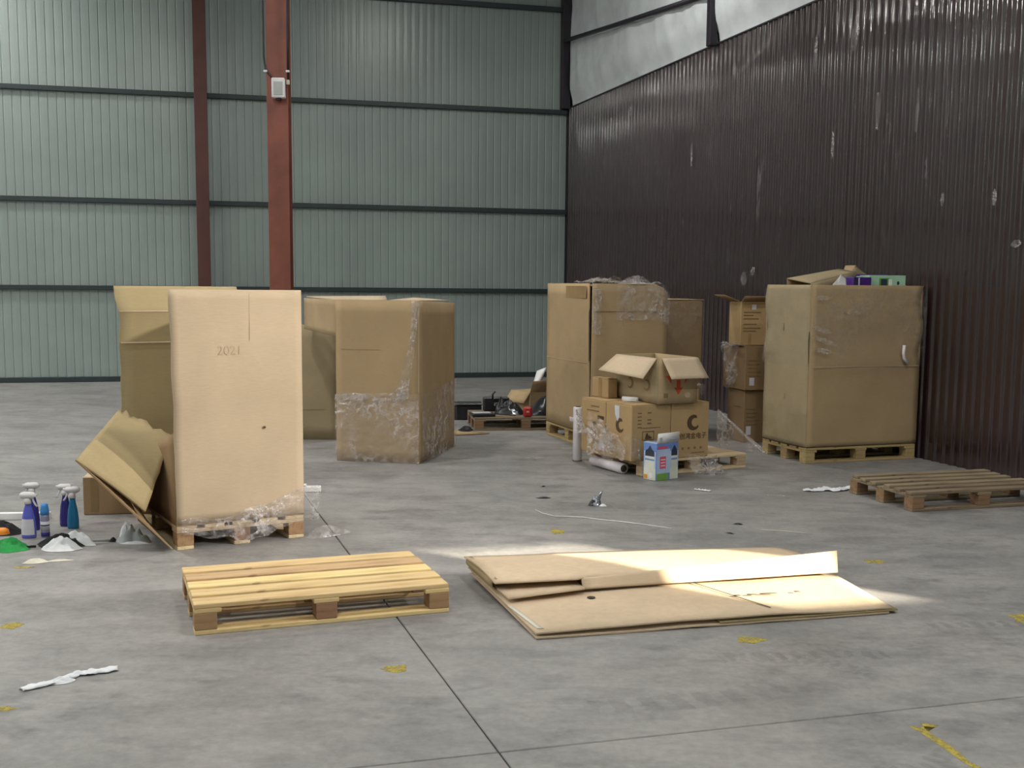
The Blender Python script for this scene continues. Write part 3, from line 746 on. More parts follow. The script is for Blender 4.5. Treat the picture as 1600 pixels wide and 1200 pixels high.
film_panel('film_wrap', lambda u, v: ((1.23 * u, -.026, .74 + .70 * v), (0, -1, 0)), 60, 30, 'film_light', t, .018, 12., 5)
film_panel('film_wrap', lambda u, v: ((-.02, .74 * u, .74 + .70 * v), (-1, 0, 0)), 30, 30, 'film_light', t, .018, 13., 5)
for kx, kz, kl, ks in ((0, 1.10, .22, -.06), (-.01, 1.02, .30, -.10), (.02, .90, .20, -.03), (.30, 1.24, .22, -.02), (.02, 1.36, .16, .0)):
    film_panel('film_crease', lambda u, v, kx=kx, kz=kz, kl=kl, ks=ks: ((kx + kl * u, -.030, kz + ks * u + .05 * (v - .5) * math.sin(math.pi * min(.98, max(.05, u)))), (0, -1, 0)), 24, 6, 'film_dense', t, .022, 14. + kz, 5)
tube('tape_end', [(.985, -.045, .93), (.975, -.05, .86), (.985, -.05, .81), (1.03, -.048, .765)], .016, 'white_plastic', t, 6)
TZ = 1.558
def on_right(lx, ly): 
    c, s = math.cos(R(RT)), math.sin(R(RT)); return RK[0] + lx * c - ly * s, RK[1] + lx * s + ly * c
x, y = on_right(0, .07)
t = thing('cardboard_scrap', 'folded carton lid sticking up from the overfilled carton', 'cardboard', (x, y, TZ), RT)
quad('lid_panel', (.10, .10, .075), (.62, .16, .185), (.64, .46, .215), (.05, .42, .12), .008, 'card_grey', t, 6, 6, .01)
quad('lid_side', (.10, .10, .0), (.62, .16, .12), (.62, .16, .185), (.10, .10, .075), .008, 'card_grey', t, 4, 2)
quad('lid_support', (.06, .42, .0), (.60, .48, .0), (.63, .46, .205), (.05, .42, .115), .008, 'card_dark', t, 4, 2)
t = thing('cardboard_scrap', 'tent-shaped cardboard piece peaking above the purple and mint boxes', 'cardboard', (x, y, TZ), RT)
quad('panel', (.66, .52, .0), (.80, .58, .25), (.80, .42, .25), (.66, .40, .02), .008, 'card', t)
quad('panel', (.80, .58, .25), (1.12, .60, .06), (1.12, .52, .06), (.80, .42, .25), .008, 'card', t)
quad('panel', (.66, .41, .0), (1.0, .41, .0), (.98, .42, .14), (.79, .42, .24), .008, 'card_grey', t)
t = thing('small_box', 'purple box with a pale stripe among the scraps on the full carton', 'box', (*on_right(.46, .03), TZ), RT + 4)
box('body', 0, .20, 0, .13, 0, .135, 'purple', t, .003); poly('stripe', rect(.05, .065, .01, .13), 'label_white', t, face='front'); poly('end_panel', rect(0, .04, .01, .13), 'label_dark', t, face='front')
t = thing('small_box', 'mint green printed box with a dark picture on the full carton', 'box', (*on_right(.66, .08), TZ), RT - 10)
box('body', 0, .36, 0, .20, 0, .155, 'mint', t, .004)
poly('picture', rect(.10, .20, .03, .13), 'leaf', t, face='front'); poly('picture', rect(.115, .175, .05, .12), 'pack_dark', t, face='front', off=.0025)
poly('white_spot', rect(.19, .225, .05, .12), 'foil_white', t, face='front', off=.003); poly('dot', [(.285 + .013 * math.cos(a), .085 + .018 * math.sin(a)) for a in [k * .785 for k in range(8)]], 'pack_dark', t, face='front', off=.0025)
t = thing('small_box', 'thin dark purple box leaning behind the mint green box', 'box', (*on_right(.66, .32), TZ), RT - 6)
box('body', 0, .36, 0, .05, 0, .165, 'purple', t, .003); poly('label', rect(.03, .10, .06, .15), 'lilac_white', t, face='front')
t = thing('paper_scrap', 'white paper wedge between the carton lid and the purple box', 'paper', (*on_right(.17, .03), TZ), RT)
quad('sheet', (0, 0, .0), (.20, .02, .0), (.22, .10, .155), (.14, .06, .10), .003, 'foil_white', t); quad('sheet', (.10, .03, 0), (.24, .03, 0), (.26, .08, .12), (.20, .08, .155), .003, 'foil_white', t)
t = thing('cardboard_scrap', 'salmon pink card wedge at the end of the full carton', 'cardboard', (*on_right(1.06, .16), TZ), RT)
quad('sheet', (0, 0, .02), (.12, .0, .0), (.11, .22, .04), (.0, .22, .115), .006, 'salmon', t); quad('sheet', (0, 0, .0), (.12, 0, .0), (.10, .03, .06), (.0, .03, .115), .006, 'salmon', t)

# ------------------------------------------------------------------ stacked print cartons beside it
def carton(name, label, K, z, th, a, b, h, mat, side='card_dark', group=None, tape=True):
    t = thing(name, label, 'carton', (K[0], K[1], z), th, group)
    box('body', 0, a, 0, b, 0, h - .006, mat, t, .006)
    quad('top_flap', (0.004, .003, h - .003), (a - .004, .003, h - .003), (a - .004, b / 2 - .002, h - .001), (.004, b / 2 - .002, h - .001), .005, mat, t, 2, 2)
    quad('top_flap', (0.004, b / 2 + .002, h - .001), (a - .004, b / 2 + .002, h - .001), (a - .004, b - .003, h - .003), (.004, b - .003, h - .003), .005, mat, t, 2, 2)
    return t
def lines(t, x0, x1, zs, face='front', mat='soft_print', w=.012, off=.0014):
    rnd = random.Random(len(t.name) + int(zs[0] * 100))
    for z in zs: poly('print_line', rect(x0, x0 + (x1 - x0) * rnd.uniform(.55, 1), z, z + w), mat, t, face=face, off=off)
SK = (2.385, 11.66)
t = carton('shipping_carton', 'bottom carton of the stack beside the full carton', SK, 0, 17, .42, .36, .545, 'card_dark', group='stacked shipping cartons')
lines(t, .03, .20, [.34, .30, .26, .22, .18]); poly('white_label', rect(.03, .085, .08, .17), 'label_white', t, face='front'); lines(t, .06, .3, [.36], 'left')
t2 = carton('shipping_carton', 'middle carton of the stack with crumpled film over its corner', (SK[0] - .01, SK[1] - .05), .546, 15, .42, .52, .455, 'card_dark', group='stacked shipping cartons')
lines(t2, .03, .20, [.30, .26, .22, .18, .14]); poly('white_label', rect(.05, .105, .05, .13), 'label_white', t2, face='front')
def Sfl(u, v):
    p = Vector((-.03 - .0 * u, .42 - .40 * v - .25 * u * (1 - v), .46 - .46 * u))
    p.y += .05 * math.sin(u * 7) + .16 * u
    return (p, (-1, 0, .2))
film_panel('film_drape', Sfl, 30, 16, 'film_dense', t2, .07, 7., 4)
film_panel('film_drape', lambda u, v: ((-.045 + .03 * u, .52 * v - .02, .44 + .01 * math.sin(v * 9)), (0, 0, 1)), 12, 20, 'film_dense', t2, .05, 8., 5)
t3 = thing('shipping_carton', 'top carton of the stack with its lid flap standing open', 'carton', (SK[0] - .065, SK[1] - .02, 1.004), 12, 'stacked shipping cartons')
box('body', 0, .30, 0, .30, 0, .44, 'card_orange', t3, .006)
quad('top_flap', (0, 0, .442), (.30, 0, .442), (.28, -.14, .50), (-.02, -.14, .50), .005, 'card_dark', t3, 2, 2)
quad('top_flap', (0, 0, .442), (0, .30, .442), (-.17, .30, .51), (-.17, 0.02, .51), .005, 'card_dark', t3, 2, 2)
lines(t3, .03, .22, [.33, .30, .265, .21, .17, .14]); poly('white_label', rect(.12, .165, .365, .415), 'label_white', t3, face='front'); poly('tape_strip', rect(.09, .12, .0, .12), 'tape', t3, face='front')

# ------------------------------------------------------------------ printed cartons on the pale pallet
def crescent(r, w, n=18, cx=0, cy=0):
    out = [(cx + r * math.cos(a), cy + r * math.sin(a)) for a in [R(60) + R(265) * k / n for k in range(n + 1)]]
    inn = [(cx + .28 * r + (r - w) * .92 * math.cos(a), cy + .02 * r + (r - w) * .92 * math.sin(a)) for a in [R(60) + R(265) * k / n for k in range(n + 1)]]
    return out + inn[::-1]
def onp(lx, ly): 
    c, s = math.cos(R(PT)), math.sin(R(PT)); return PK[0] + lx * c - ly * s, PK[1] + lx * s + ly * c
CH = .475; CZ = .1315
g = 'printed cartons on the pale pallet'
t = carton('printed_carton', 'printed carton under the open box, with a fragile mark and spec lines', onp(.004, .012), CZ, PT, .405, .385, CH, 'card_orange', group=g)
for k, z in enumerate((.40, .37, .34, .31, .28)): poly('print_line', rect(.06, .10, z, z + .010), 'soft_print', t, face='front'); 
for z in (.40, .34, .31): poly('print_line', rect(.16, .20, z, z + .012), 'soft_print', t, face='front')
poly('print_line', rect(.09, .30, .275, .281), 'soft_print', t, face='front')
for r4 in (rect(.11, .23, .245, .249), rect(.11, .23, .175, .179), rect(.11, .114, .175, .249), rect(.226, .23, .175, .249)): poly('mark_frame', r4, 'print', t, face='front', off=.0016)
poly('mark', [(.135, .185), (.205, .185), (.205, .20), (.19, .205), (.185, .22), (.175, .205), (.165, .235), (.15, .23)], 'print', t, face='front', off=.0016)
poly('logo', crescent(.062, .022, cx=-.17, cy=.29), 'print', t, face='left', off=.0016)
poly('white_label', [(.245, .38), (.205, .32), (.18, .36), (.18, .455), (.25, .455)], 'label_white', t, face='left', off=.0018)
for o in t.children:
    if o.name.startswith('logo'):
        for v in o.data.vertices: v.co.y = -.34 - v.co.y + 0.0 if False else (.17 - (v.co.y + .17) + .0)
t = carton('printed_carton', 'printed carton with a brown crescent logo and characters under it', onp(.414, .012), CZ, PT, .405, .385, CH, 'card_orange', group=g)
poly('logo', crescent(.068, .026, cx=.235, cy=.30), 'print', t, face='front', off=.0016)
text('lettering', '创鸿金电子', .058, 'print', t, (.235, -.0025, .165), FRONT_ROT)
for k in range(5): poly('print_mark', rect(.05 + .065 * k, .072 + .065 * k, .07, .09), 'soft_print', t, face='front')
poly('print_line', rect(.22, .36, .035, .042), 'soft_print', t, face='front')
t = carton('printed_carton', 'film-veiled carton with a brown ring and white label on its side', onp(.004, .405), CZ, PT, .405, .385, CH, 'card_orange', group=g)
poly('logo', [(.17 - a, b) for a, b in crescent(.06, .022, cx=0, cy=.22)], 'print', t, face='left', off=.0016)
lines(t, .1, .3, [.41, .37], 'left', 'soft_print'); poly('print_block', rect(.02, .12, .31, .34), 'print', t, face='left', off=.0016)
poly('white_label', rect(.02, .09, .04, .13), 'label_white', t, face='left', off=.0018)
t = carton('printed_carton', 'orange-brown carton with a white label, behind the crescent carton', onp(.66, .415), CZ, PT, .36, .36, .55, 'card_orange', group=g)
poly('white_label', rect(.22, .32, .37, .48), 'label_white', t, face='front', off=.0018); poly('print_block', rect(.25, .29, .41, .44), 'pack_dark', t, face='front', off=.003)
poly('print_block', rect(.27, .285, .16, .19), 'print', t, face='front'); poly('print_block', rect(.27, .285, .10, .13), 'print', t, face='front')
film_panel('film_cap', lambda u, v: ((.06 + .34 * u, -.03 + .25 * v, .575 + .03 * math.sin(u * 8) - .05 * max(0, u - .75) / .25), (0, 0, 1)), 26, 16, 'film_dense', t, .05, 3., 5)
film_panel('film_cap', lambda u, v: ((.10 + .29 * u, -.035, .50 + .09 * v), (0, -1, 0)), 26, 10, 'film_dense', t, .04, 4., 5)
# open box with red arrow
OZ = CZ + CH + .003
t = thing('open_box', 'open cardboard box with a red arrow on top of the printed cartons', 'carton', (1.222, 9.499 + .02, OZ), PT - 2)
a, b, h = .40, .65, .385
quad('front_panel', (0, 0, .002), (a, 0, .002), (a, 0, h), (0, 0, h), .006, 'card', t)
quad('side_panel', (0, b, .002), (0, 0, .002), (0, 0, h), (0, b, h), .006, 'card_grey', t)
quad('side_panel', (a, 0, .002), (a, b, .002), (a, b, h), (a, 0, h), .006, 'card', t)
quad('back_panel', (a, b, .002), (0, b, .002), (0, b, h), (a, b, h), .006, 'card_in', t)
quad('bottom_panel', (0, 0, .004), (a, 0, .004), (a, b, .004), (0, b, .004), .006, 'card_dark', t, 2, 2)
quad('top_flap', (.03, -.004, h), (a, -.004, h), (a + .015, -.14, h - .165), (.04, -.14, h - .165), .006, 'card_pink', t)
quad('top_flap', (-.004, b, h), (-.004, 0.02, h), (-.16, -.01, h - .165), (-.19, b, h - .135), .006, 'card_pink', t)
quad('top_flap', (a + .004, .02, h), (a + .004, b, h), (a + .15, b, h - .14), (a + .13, .04, h - .16), .006, 'card_in', t)
quad('top_flap', (0, b, h), (a, b, h), (a, b + .12, h - .13), (0, b + .12, h - .13), .006, 'card_in', t)
poly('red_arrow', [(.185, .20), (.225, .20), (.225, .135), (.25, .135), (.205, .075), (.16, .135), (.185, .135)], 'red_print', t, face='front', off=.0045)
poly('red_mark', [(.07, .235), (.13, .235), (.13, .165), (.115, .19)], 'red_print', t, face='front', off=.0045)
poly('red_mark', [(.33, .235), (.27, .235), (.27, .165), (.285, .19)], 'red_print', t, face='front', off=.0045)
poly('print_block', rect(.055, .10, .05, .09), 'soft_print', t, face='front', off=.0045)
poly('ring_mark', [(.30 + .03 * math.cos(q), .07 + .024 * math.sin(q)) for q in [k * .523 for k in range(12)]], 'card_pink', t, face='front', off=.0045)
for yy in (.16, .42):
    poly('ring_mark', crescent(.05, .012, cx=yy, cy=.15), 'soft_print', t, face='left', off=.0045)
# small carton and things lying on the stack
x, y = 0.905, 9.93
t = carton('small_carton', 'small taped carton sitting beside the open box', (.842, 9.985), OZ, PT, .10, .26, .175, 'card_orange')
poly('packing_tape', rect(.10, .15, .0, .17), 'tape', t, face='left', off=.0016)
for o in list(t.children): pass
t = thing('rolled_paper', 'small white paper roll lying by the small carton', 'paper', (.955, 9.80, OZ), -8)
tube('roll', [(0, 0, .020), (.06, -.03, .020), (.135, -.05, .020)], .019, 'white_plastic', t, 8); quad('loose_end', (.0, -.02, .004), (.15, -.06, .004), (.16, -.085, .004), (.02, -.05, .004), .002, 'foil_white', t, 2, 2)
# film veil hanging on the left of the stack and heaped at its foot
t = thing('plastic_film', 'crumpled clear stretch film heaped against the printed cartons', 'film', (.93, 9.62, 0), PT)
film_panel('veil', lambda u, v: ((-.045 - .02 * (1 - v), .58 * u - .16, .13 + (.40 - .26 * (1 - u)) * v + .02 * math.sin(u * 11)), (-1, 0, 0)), 44, 30, 'film', t, .05, 3., 5)
film_panel('fold', lambda u, v: ((-.07 - .02 * u, .12 - .12 * u + .10 * (v - .5) * (1 + u), .40 - .20 * u + .03 * math.sin(v * 6)), (-1, -.3, .2)), 34, 16, 'film_dense', t, .07, 6., 5)
film_panel('fold', lambda u, v: ((-.12 + .16 * u, -.20 - .02 * u, .20 + .17 * v - .05 * u), (-.4, -1, 0)), 30, 14, 'film_dense', t, .07, 8., 5)
film_panel('fold', lambda u, v: ((-.06 - .02 * v, .56 - .20 * (1 - v) * u, .30 + .2 * v), (-1, 0, 0)), 20, 14, 'film_dense', t, .05, 9., 5)
t = thing('plastic_film', 'grey-white film spilling over the front edge of the pale pallet', 'film', (1.50, 9.66, 0), PT)
film_panel('spill', lambda u, v: ((-.06 + .34 * u, -.02 - .14 * (1 - v), .015 + .16 * v * (1 - .35 * u)), (0, -1, .5)), 34, 16, 'film_dense', t, .07, 12., 4)
heap('foot', .17, .06, .05, 'film_dense', t, 3.7, .7, loc=(.16, -.14, 0))
t = thing('plastic_film', 'taut clear film triangle at the free end of the pale pallet', 'film', (1.93, 9.98, .13), PT)
film_panel('veil', lambda u, v: ((.04 + .24 * u * (1 - v * .0), .25 - .42 * u, .005 + .36 * v * (1 - u)), (.7, -.5, .2)), 26, 18, 'film', t, .02, 15., 4)
tube('rope', [(.05, .24, .36), (.13, .08, .22), (.22, -.10, .06), (.27, -.16, .01)], .013, 'film_dense', t, 6)

# display box of cleaning wipes
t = thing('display_box', 'blue printed display box with jar pictures standing on the floor', 'box', (1.19, 9.25, 0), 38)
a, b, h = .25, .155, .31
box('body', 0, a, 0, b, 0, h, 'pack_blue', t, .002)
def jar(face, x0, x1, flip=False):
    m = lambda q: [((x0 + x1) - p[0] if flip else p[0], p[1]) for p in q]
    w = x1 - x0; c = (x0 + x1) / 2
    ell = lambda cx, cz, rx, rz: [(cx + rx * math.cos(k * .393), cz + rz * math.sin(k * .393)) for k in range(16)]
    poly('picture_sky', rect(x0 - .01, x1 + .01, .10, .24), 'pack_sky', t, face=face)
    poly('picture_meadow', rect(x0 - .01, x1 + .01, .003, .10), 'pack_pale', t, face=face)
    poly('picture_jar', rect(c - .45 * w, c + .45 * w, .06, .20), 'pack_pale', t, face=face, off=.0022)
    poly('picture_lid', ell(c, .232, .46 * w, .028), 'pack_dark', t, face=face, off=.0024); poly('picture_lid', rect(c - .46 * w, c + .46 * w, .20, .232), 'pack_dark', t, face=face, off=.0026)
    poly('picture_cap', [(c - .03 * 1, .245), (c, .29), (c + .03, .245)], 'pack_dark', t, face=face, off=.0028)
    poly('picture_band', rect(c - .46 * w, c + .46 * w, .185, .196), 'foil_white', t, face=face, off=.003)
    poly('picture_band', rect(c - .46 * w, c + .46 * w, .165, .178), 'pack_blue', t, face=face, off=.003)
jar('left', .02, .135); jar('front', .165, .24)
poly('picture_fruit', rect(.10, .14, .01, .045), 'pack_orange', t, face='left', off=.003); poly('picture_flower', rect(.04, .08, .02, .06), 'foil_white', t, face='left', off=.003)
poly('picture_grass', rect(.002, .13, .003, .06), 'pack_green', t, face='front', off=.003); poly('picture_sky', rect(.002, .155, .06, .26), 'pack_sky', t, face='front')
poly('picture_text', rect(.01, .12, .265, .285), 'pack_pink', t, face='front', off=.0016); poly('picture_text', rect(.035, .105, .10, .20), 'pack_pink', t, face='front', off=.003)
for z in (.12, .145, .17): poly('picture_text', rect(.045, .095, z, z + .008), 'foil_white', t, face='front', off=.0045)
quad('lid_flap', (.0, 0.0, h), (a, 0, h), (a, -.012, h + .085), (.0, -.012, h + .085), .003, 'foil_white', t, 2, 2)
poly('print_block', rect(.02, .05, h + .015, h + .05), 'grey_panel', t, face='front', off=.012); poly('print_line', rect(.09, .22, h + .03, h + .036), 'pack_sky', t, face='front', off=.012)
quad('lid_flap', (0, b, h), (0, 0, h), (.05, 0.01, h + .006), (.05, b, h + .006), .003, 'pack_sky', t, 2, 2)

# white rolls
t = thing('film_roll', 'white roll of stretch film standing upright on the floor', 'roll', (.60, 10.33, 0))
lathe('roll', [(.040, .0), (.040, .01), (.042, .012), (.042, .49), (.040, .495), (.025, .497)], 'lilac_white', t); lathe('core', [(.024, .49), (.024, .502), (.018, .502)], 'dark_core', t)
lathe('foot_edge', [(.043, 0), (.043, .006)], 'dark_core', t)
quad('loose_end', (-.04, -.01, .36), (-.075, -.03, .37), (-.075, -.03, .41), (-.04, -.01, .40), .002, 'white_plastic', t, 3, 3)
t = thing('film_roll', 'white film roll lying on the floor with its open core showing', 'roll', (.955, 9.60, .048), 0)
dv = Vector((-.43, .90, 0)).normalized()
tube('roll', [(0, 0, 0), tuple(dv * .25), tuple(dv * .52)], .046, 'lilac_white', t, 18)
tube('core', [tuple(-dv * .003), tuple(dv * .05)], .030, 'dark_core', t, 14)
tube('core', [tuple(dv * .51), tuple(dv * .535)], .030, 'dark_core', t, 14)

# ------------------------------------------------------------------ flattened cartons in the sun
FK = (.118, 4.982); FT = 14.8
t = thing('flattened_carton', 'wide flattened carton lying at the bottom of the sunlit pile', 'cardboard', (FK[0], FK[1], 0), FT)
def Slo(z0, x1, dy):
    def S(u, v):
        x = (x1 + .09 * v) * u; y = dy + 1.12 * v
        z = z0 + .022 * v + .006 * noise.noise(Vector((u * 5, v * 2, z0 * 90))) + .012 * math.sin(math.pi * u) * (1 - v) * (z0 > .01)
        return (x - .05 * v * (1 - u), y, z)
    return S
sheet('lower_panel', Slo(.008, 1.80, .0), 24, 10, .007, 'card_pink', t)
up = sheet('upper_panel', Slo(.026, 1.82, .008), 24, 10, .007, 'card_pink', t)
sheet('middle_panel', lambda u, v: (.9 + .95 * u, .004 + 1.1 * v, .018 + .012 * v), 10, 6, .006, 'card_in', t)
def surf(x, y): return .0465 + .02 * y
for a, b in (((1.00, .60), (1.20, .09)),):
    ps = [a, (a[0] + .008, a[1]), (b[0] + .008, b[1]), b]
    quad('panel_crease', *[(p[0], p[1], surf(*p)) for p in ps], .0015, 'marker', up, 1, 6)
for x0, x1 in ((1.12, 1.15), (1.19, 1.24), (1.26, 1.35), (1.45, 1.48)):
    quad('ink_mark', (x0, .30, .0535), (x1, .295, .0535), (x1, .315, .0535), (x0, .32, .0535), .001, 'marker', up, 1, 1)
quad('tape_patch', (.02, .06, .034), (.05, .05, .035), (-.005, .42, .043), (-.025, .42, .043), .001, 'cream_cloth', up, 1, 3)
poly('hand_hole', [(.415 + .022 * math.cos(k * .785), .46 + .022 * math.sin(k * .785)) for k in range(8)], 'dark_core', up, off=.047)
t = thing('flattened_carton', 'flattened carton on top of the pile with one long flap bent down', 'cardboard', (FK[0], FK[1], 0), FT)
def Sup(u, v):
    x = -.05 + 1.84 * u; y = .60 + (.56 - .10 * max(0, u - .6)) * v
    z = .118 - .018 * u + .014 * math.sin(math.pi * v) - .02 * v * u
    if u < .24: z -= .004
    return (x - .03 * v * (1 - u), y - .02 * (u < .24) * (1 - v), z)
sheet('upper_panel', Sup, 26, 8, .007, 'card_pink', t)
def Sfl2(u, v):
    x = .405 + 1.44 * u; zt = .114 + .068 * max(0, u - .05); zb = .062 + .006 * u
    return (x + .01 * v * u, .596 + .035 * math.sin(math.pi * v / 2) * (.4 + .6 * u) * 0 - .015 + .015 * v - .02 * (1 - v), zb + (zt - zb) * v)
sheet('bent_flap', Sfl2, 20, 5, .007, 'card_pink', t)
quad('middle_panel', (-.01, .46, .066), (.405, .53, .072), (.40, 1.10, .085), (-.07, 1.08, .09), .007, 'card_pink', t, 6, 6)
quad('lower_panel', (-.0, .62, .06), (1.80, .62, .075), (1.74, 1.1, .075), (-.07, 1.1, .07), .007, 'card_in', t, 6, 6)
def Sfold(u, v):   # rounded fold joining the layers at the end
    a = math.pi * (u - .5)
    return (-.045 - .028 * math.cos(a) + .02 * (1 - v), .63 + .50 * v, .095 + .026 * math.sin(a))
sheet('fold', Sfold, 10, 6, .006, 'card_in', t)

# ------------------------------------------------------------------ cleaning things beside the torn carton
def spray(label, x, y, rz, mat, h=.21, wid=.046, lab='label_white', dark=None, tall=1.0):
    t = thing('spray_bottle', label, 'bottle', (x, y, 0), rz)
    lathe('bottle_body', [(wid * .92, .0), (wid, .008), (wid, h * .30), (wid * .82, h * .62), (wid * .55, h * .86), (.018, h * .95), (.017, h)], mat, t, 18, 1, .62)
    lathe('collar', [(.021, h), (.021, h + .03), (.016, h + .034)], 'white_plastic', t, 12)
    bm = bmesh.new()
    pr = [(-.035, .034), (.030, .030), (.048, .045), (.050, .060), (.035, .072), (-.030, .074), (-.048, .064), (-.046, .044)]
    lo = [bm.verts.new((x_, -.014, z_ + h)) for x_, z_ in pr]; hi = [bm.verts.new((x_, .014, z_ + h)) for x_, z_ in pr]
    bm.faces.new(lo); bm.faces.new(hi[::-1])
    for k in range(8): bm.faces.new((lo[k], lo[(k + 1) % 8], hi[(k + 1) % 8], hi[k]))
    bmesh.ops.bevel(bm, geom=bm.edges[:], offset=.004, segments=2, affect='EDGES')
    hd = me_obj('spray_head', from_bm(bm, 'head', True), 'white_plastic', t)
    box('nozzle', .048, .060, -.009, .009, h + .046, h + .062, 'white_plastic', hd, .002)
    tube('trigger', [(.030, 0, h + .036), (.036, 0, h + .016), (.046, 0, h - .004), (.058, 0, h - .018)], .006, 'white_plastic', t, 6)
    def Sl(u, v):
        a = R(-150) + R(120) * u; r = lambda z: (wid if z < h * .30 else wid - wid * .18 * (z - h * .30) / (h * .32)) + .0012
        z = h * .10 + h * .46 * v
        return (r(z) * math.cos(a), .62 * r(z) * math.sin(a), z)
    l = sheet('label', Sl, 10, 6, 0, lab, t)
    if dark:
        def Sd(u, v):
            p = Vector(Sl(.1 + .8 * u, .35 + .2 * v)); return (p.x * 1.02, p.y * 1.03, p.z)
        sheet('label_band', Sd, 10, 2, 0, dark, l)
    return t
spray('tall violet-blue spray bottle with white trigger behind the lighter blue one', -3.075, 7.20, 180, 'violet_liquid', .235, .044, 'label_white', 'label_dark')
spray('light blue spray bottle with a big pale label in front of the violet one', -3.005, 6.97, 0, 'blue_liquid', .215, .046, 'label_white')
spray('violet-blue spray bottle with white trigger next to the teal one', -2.915, 7.33, 180, 'violet_liquid', .205, .040, 'label_white', 'label_dark')
spray('teal blue spray bottle with white trigger near the brown carton', -2.838, 7.255, 180, 'teal_liquid', .20, .037, 'clear_blue')
t = thing('plastic_bottle', 'slim clear bottle with a bright blue cap between the spray bottles', 'bottle', (-2.915, 7.0, 0))
lathe('bottle_body', [(.024, 0), (.026, .006), (.026, .13), (.025, .142)], 'clear_blue', t, 16)
lathe('cap', [(.027, .142), (.027, .17), (.022, .19), (.022, .205), (.012, .212)], 'sky_plastic', t, 14)
lathe('label', [(.0266, .05), (.0266, .10)], 'label_white', t, 16); lathe('label_band', [(.0270, .072), (.0270, .080)], 'label_dark', t, 16); lathe('base_ring', [(.0268, .006), (.0268, .03)], 'violet_liquid', t, 16)
t = thing('rag', 'black cloth heap lying beside the spray bottles', 'cloth', (-3.26, 7.10, 0)); heap('cloth', .17, .10, .085, 'black_cloth', t, 1.3, .45, freq=2.8)
t = thing('white_board', 'long white board lying on the floor behind the black cloth', 'board', (-3.62, 7.46, 0), 8)
box('board', 0, .52, 0, .05, 0, .045, 'foil_white', t, .003)
t = thing('rag', 'bright green crumpled cloth on the floor', 'cloth', (-2.985, 6.66, 0)); heap('cloth', .125, .10, .075, 'green_cloth', t, 5.3, .75, freq=3.6); tube('tail', [(.09, .0, .012), (.12, .02, .012), (.14, .03, .010)], .008, 'black_cloth', t, 6)
t = thing('cap', 'orange plastic cap lying on the green cloth', 'cap', (-3.06, 6.72, .078)); lathe('cap', [(.032, 0), (.034, .01), (.030, .028), (.018, .036)], 'orange_plastic', t, 14, 1.3, 1); lathe('rim', [(.035, 0), (.035, .006)], 'orange_plastic', t, 14, 1.3, 1)
t = thing('rag', 'white and black crumpled cloth in front of the violet bottle', 'cloth', (-2.70, 6.72, 0)); heap('white_part', .115, .07, .085, 'white_cloth', t, 2.1, .75, freq=2.2, loc=(.02, -.06, 0)); heap('black_part', .16, .09, .075, 'black_cloth', t, 6.1, .7, freq=2.2, loc=(-.02, .06, 0)); heap('striped_fold', .12, .04, .092, 'white_cloth', t, 7.4, .5, loc=(.06, .07, 0), rz=-8)
tube('dark_end', [(.12, .05, .03), (.19, .10, .02), (.235, .13, .014)], .009, 'grey_cloth', t, 6)
t = thing('rag', 'cream crumpled rag lying by itself on the floor', 'cloth', (-2.70, 6.33, 0), 18); heap('cloth', .075, .03, .028, 'cream_cloth', t, 3.3, .6); heap('tail', .07, .018, .012, 'cream_cloth', t, 4.4, .5, loc=(.125, .005, 0))
t = thing('rag', 'grey-white balled cloth lying under the leaning torn panel', 'cloth', (-2.335, 6.88, 0)); heap('cloth', .10, .07, .115, 'grey_cloth', t, 9.1, .7, edge=.35, freq=2.2); heap('pale_fold', .06, .035, .128, 'white_cloth', t, 4.1, .7, freq=2.2, loc=(-.03, .0, 0)); heap('dark_fold', .025, .018, .03, 'black_cloth', t, 2.2, .4, loc=(-.115, .0, 0)); heap('pale_hem', .10, .02, .02, 'white_cloth', t, 8.2, .4, loc=(.04, -.06, 0))
t = thing('small_carton', 'brown carton standing behind the torn flap near the bottles', 'carton', (-2.93, 7.68, 0), 10)
box('body', 0, .36, 0, .34, 0, .255, 'card_dark', t, .005); quad('top_flap', (.0, .0, .258), (.16, 0, .258), (.17, .30, .262), (.0, .33, .262), .005, 'card_pink', t, 3, 3); quad('top_flap', (.20, .0, .258), (.36, 0, .258), (.36, .33, .262), (.2, .32, .262), .005, 'card_dark', t, 3, 3)
poly('packing_tape', rect(.05, .10, .02, .25), 'soft_print', t, face='front')

# ------------------------------------------------------------------ junk on the far pallet
JZ = .1455
def onj(lx, ly):
    c, s = math.cos(R(JT)), math.sin(R(JT)); return JK[0] + lx * c - ly * s, JK[1] + lx * s + ly * c
t = thing('flat_tray', 'flat black tray with a pale top edge on the junk pallet', 'tray', (*onj(-.02, .03), JZ), JT + 6)
box('tray', 0, .26, 0, .2, 0, .035, 'black', t, .006); box('pale_lid', .02, .22, .02, .16, .036, .044, 'grey_panel', t, .003)
t = thing('black_case', 'black plastic case standing on its side on the junk pallet', 'case', (*onj(.17, .62), JZ), JT); box('case', 0, .30, 0, .12, 0, .16, 'black', t, .012); tube('handle', [(.10, -.01, .14), (.10, -.03, .20), (.13, -.03, .235)], .01, 'black', t, 6); box('latch', .12, .18, -.008, .0, .06, .10, 'silver', t)
t = thing('black_bag', 'crumpled shiny black bag in the middle of the junk pallet', 'bag', (*onj(.44, .36), JZ)); heap('bag', .18, .17, .16, 'black', t, 3.1, .6); heap('tuft', .08, .07, .2, 'black', t, 6.4, .6, loc=(-.10, .02, 0)); heap('silver_patch', .07, .04, .075, 'silver', t, 1.4, .6, loc=(.04, -.14, 0))
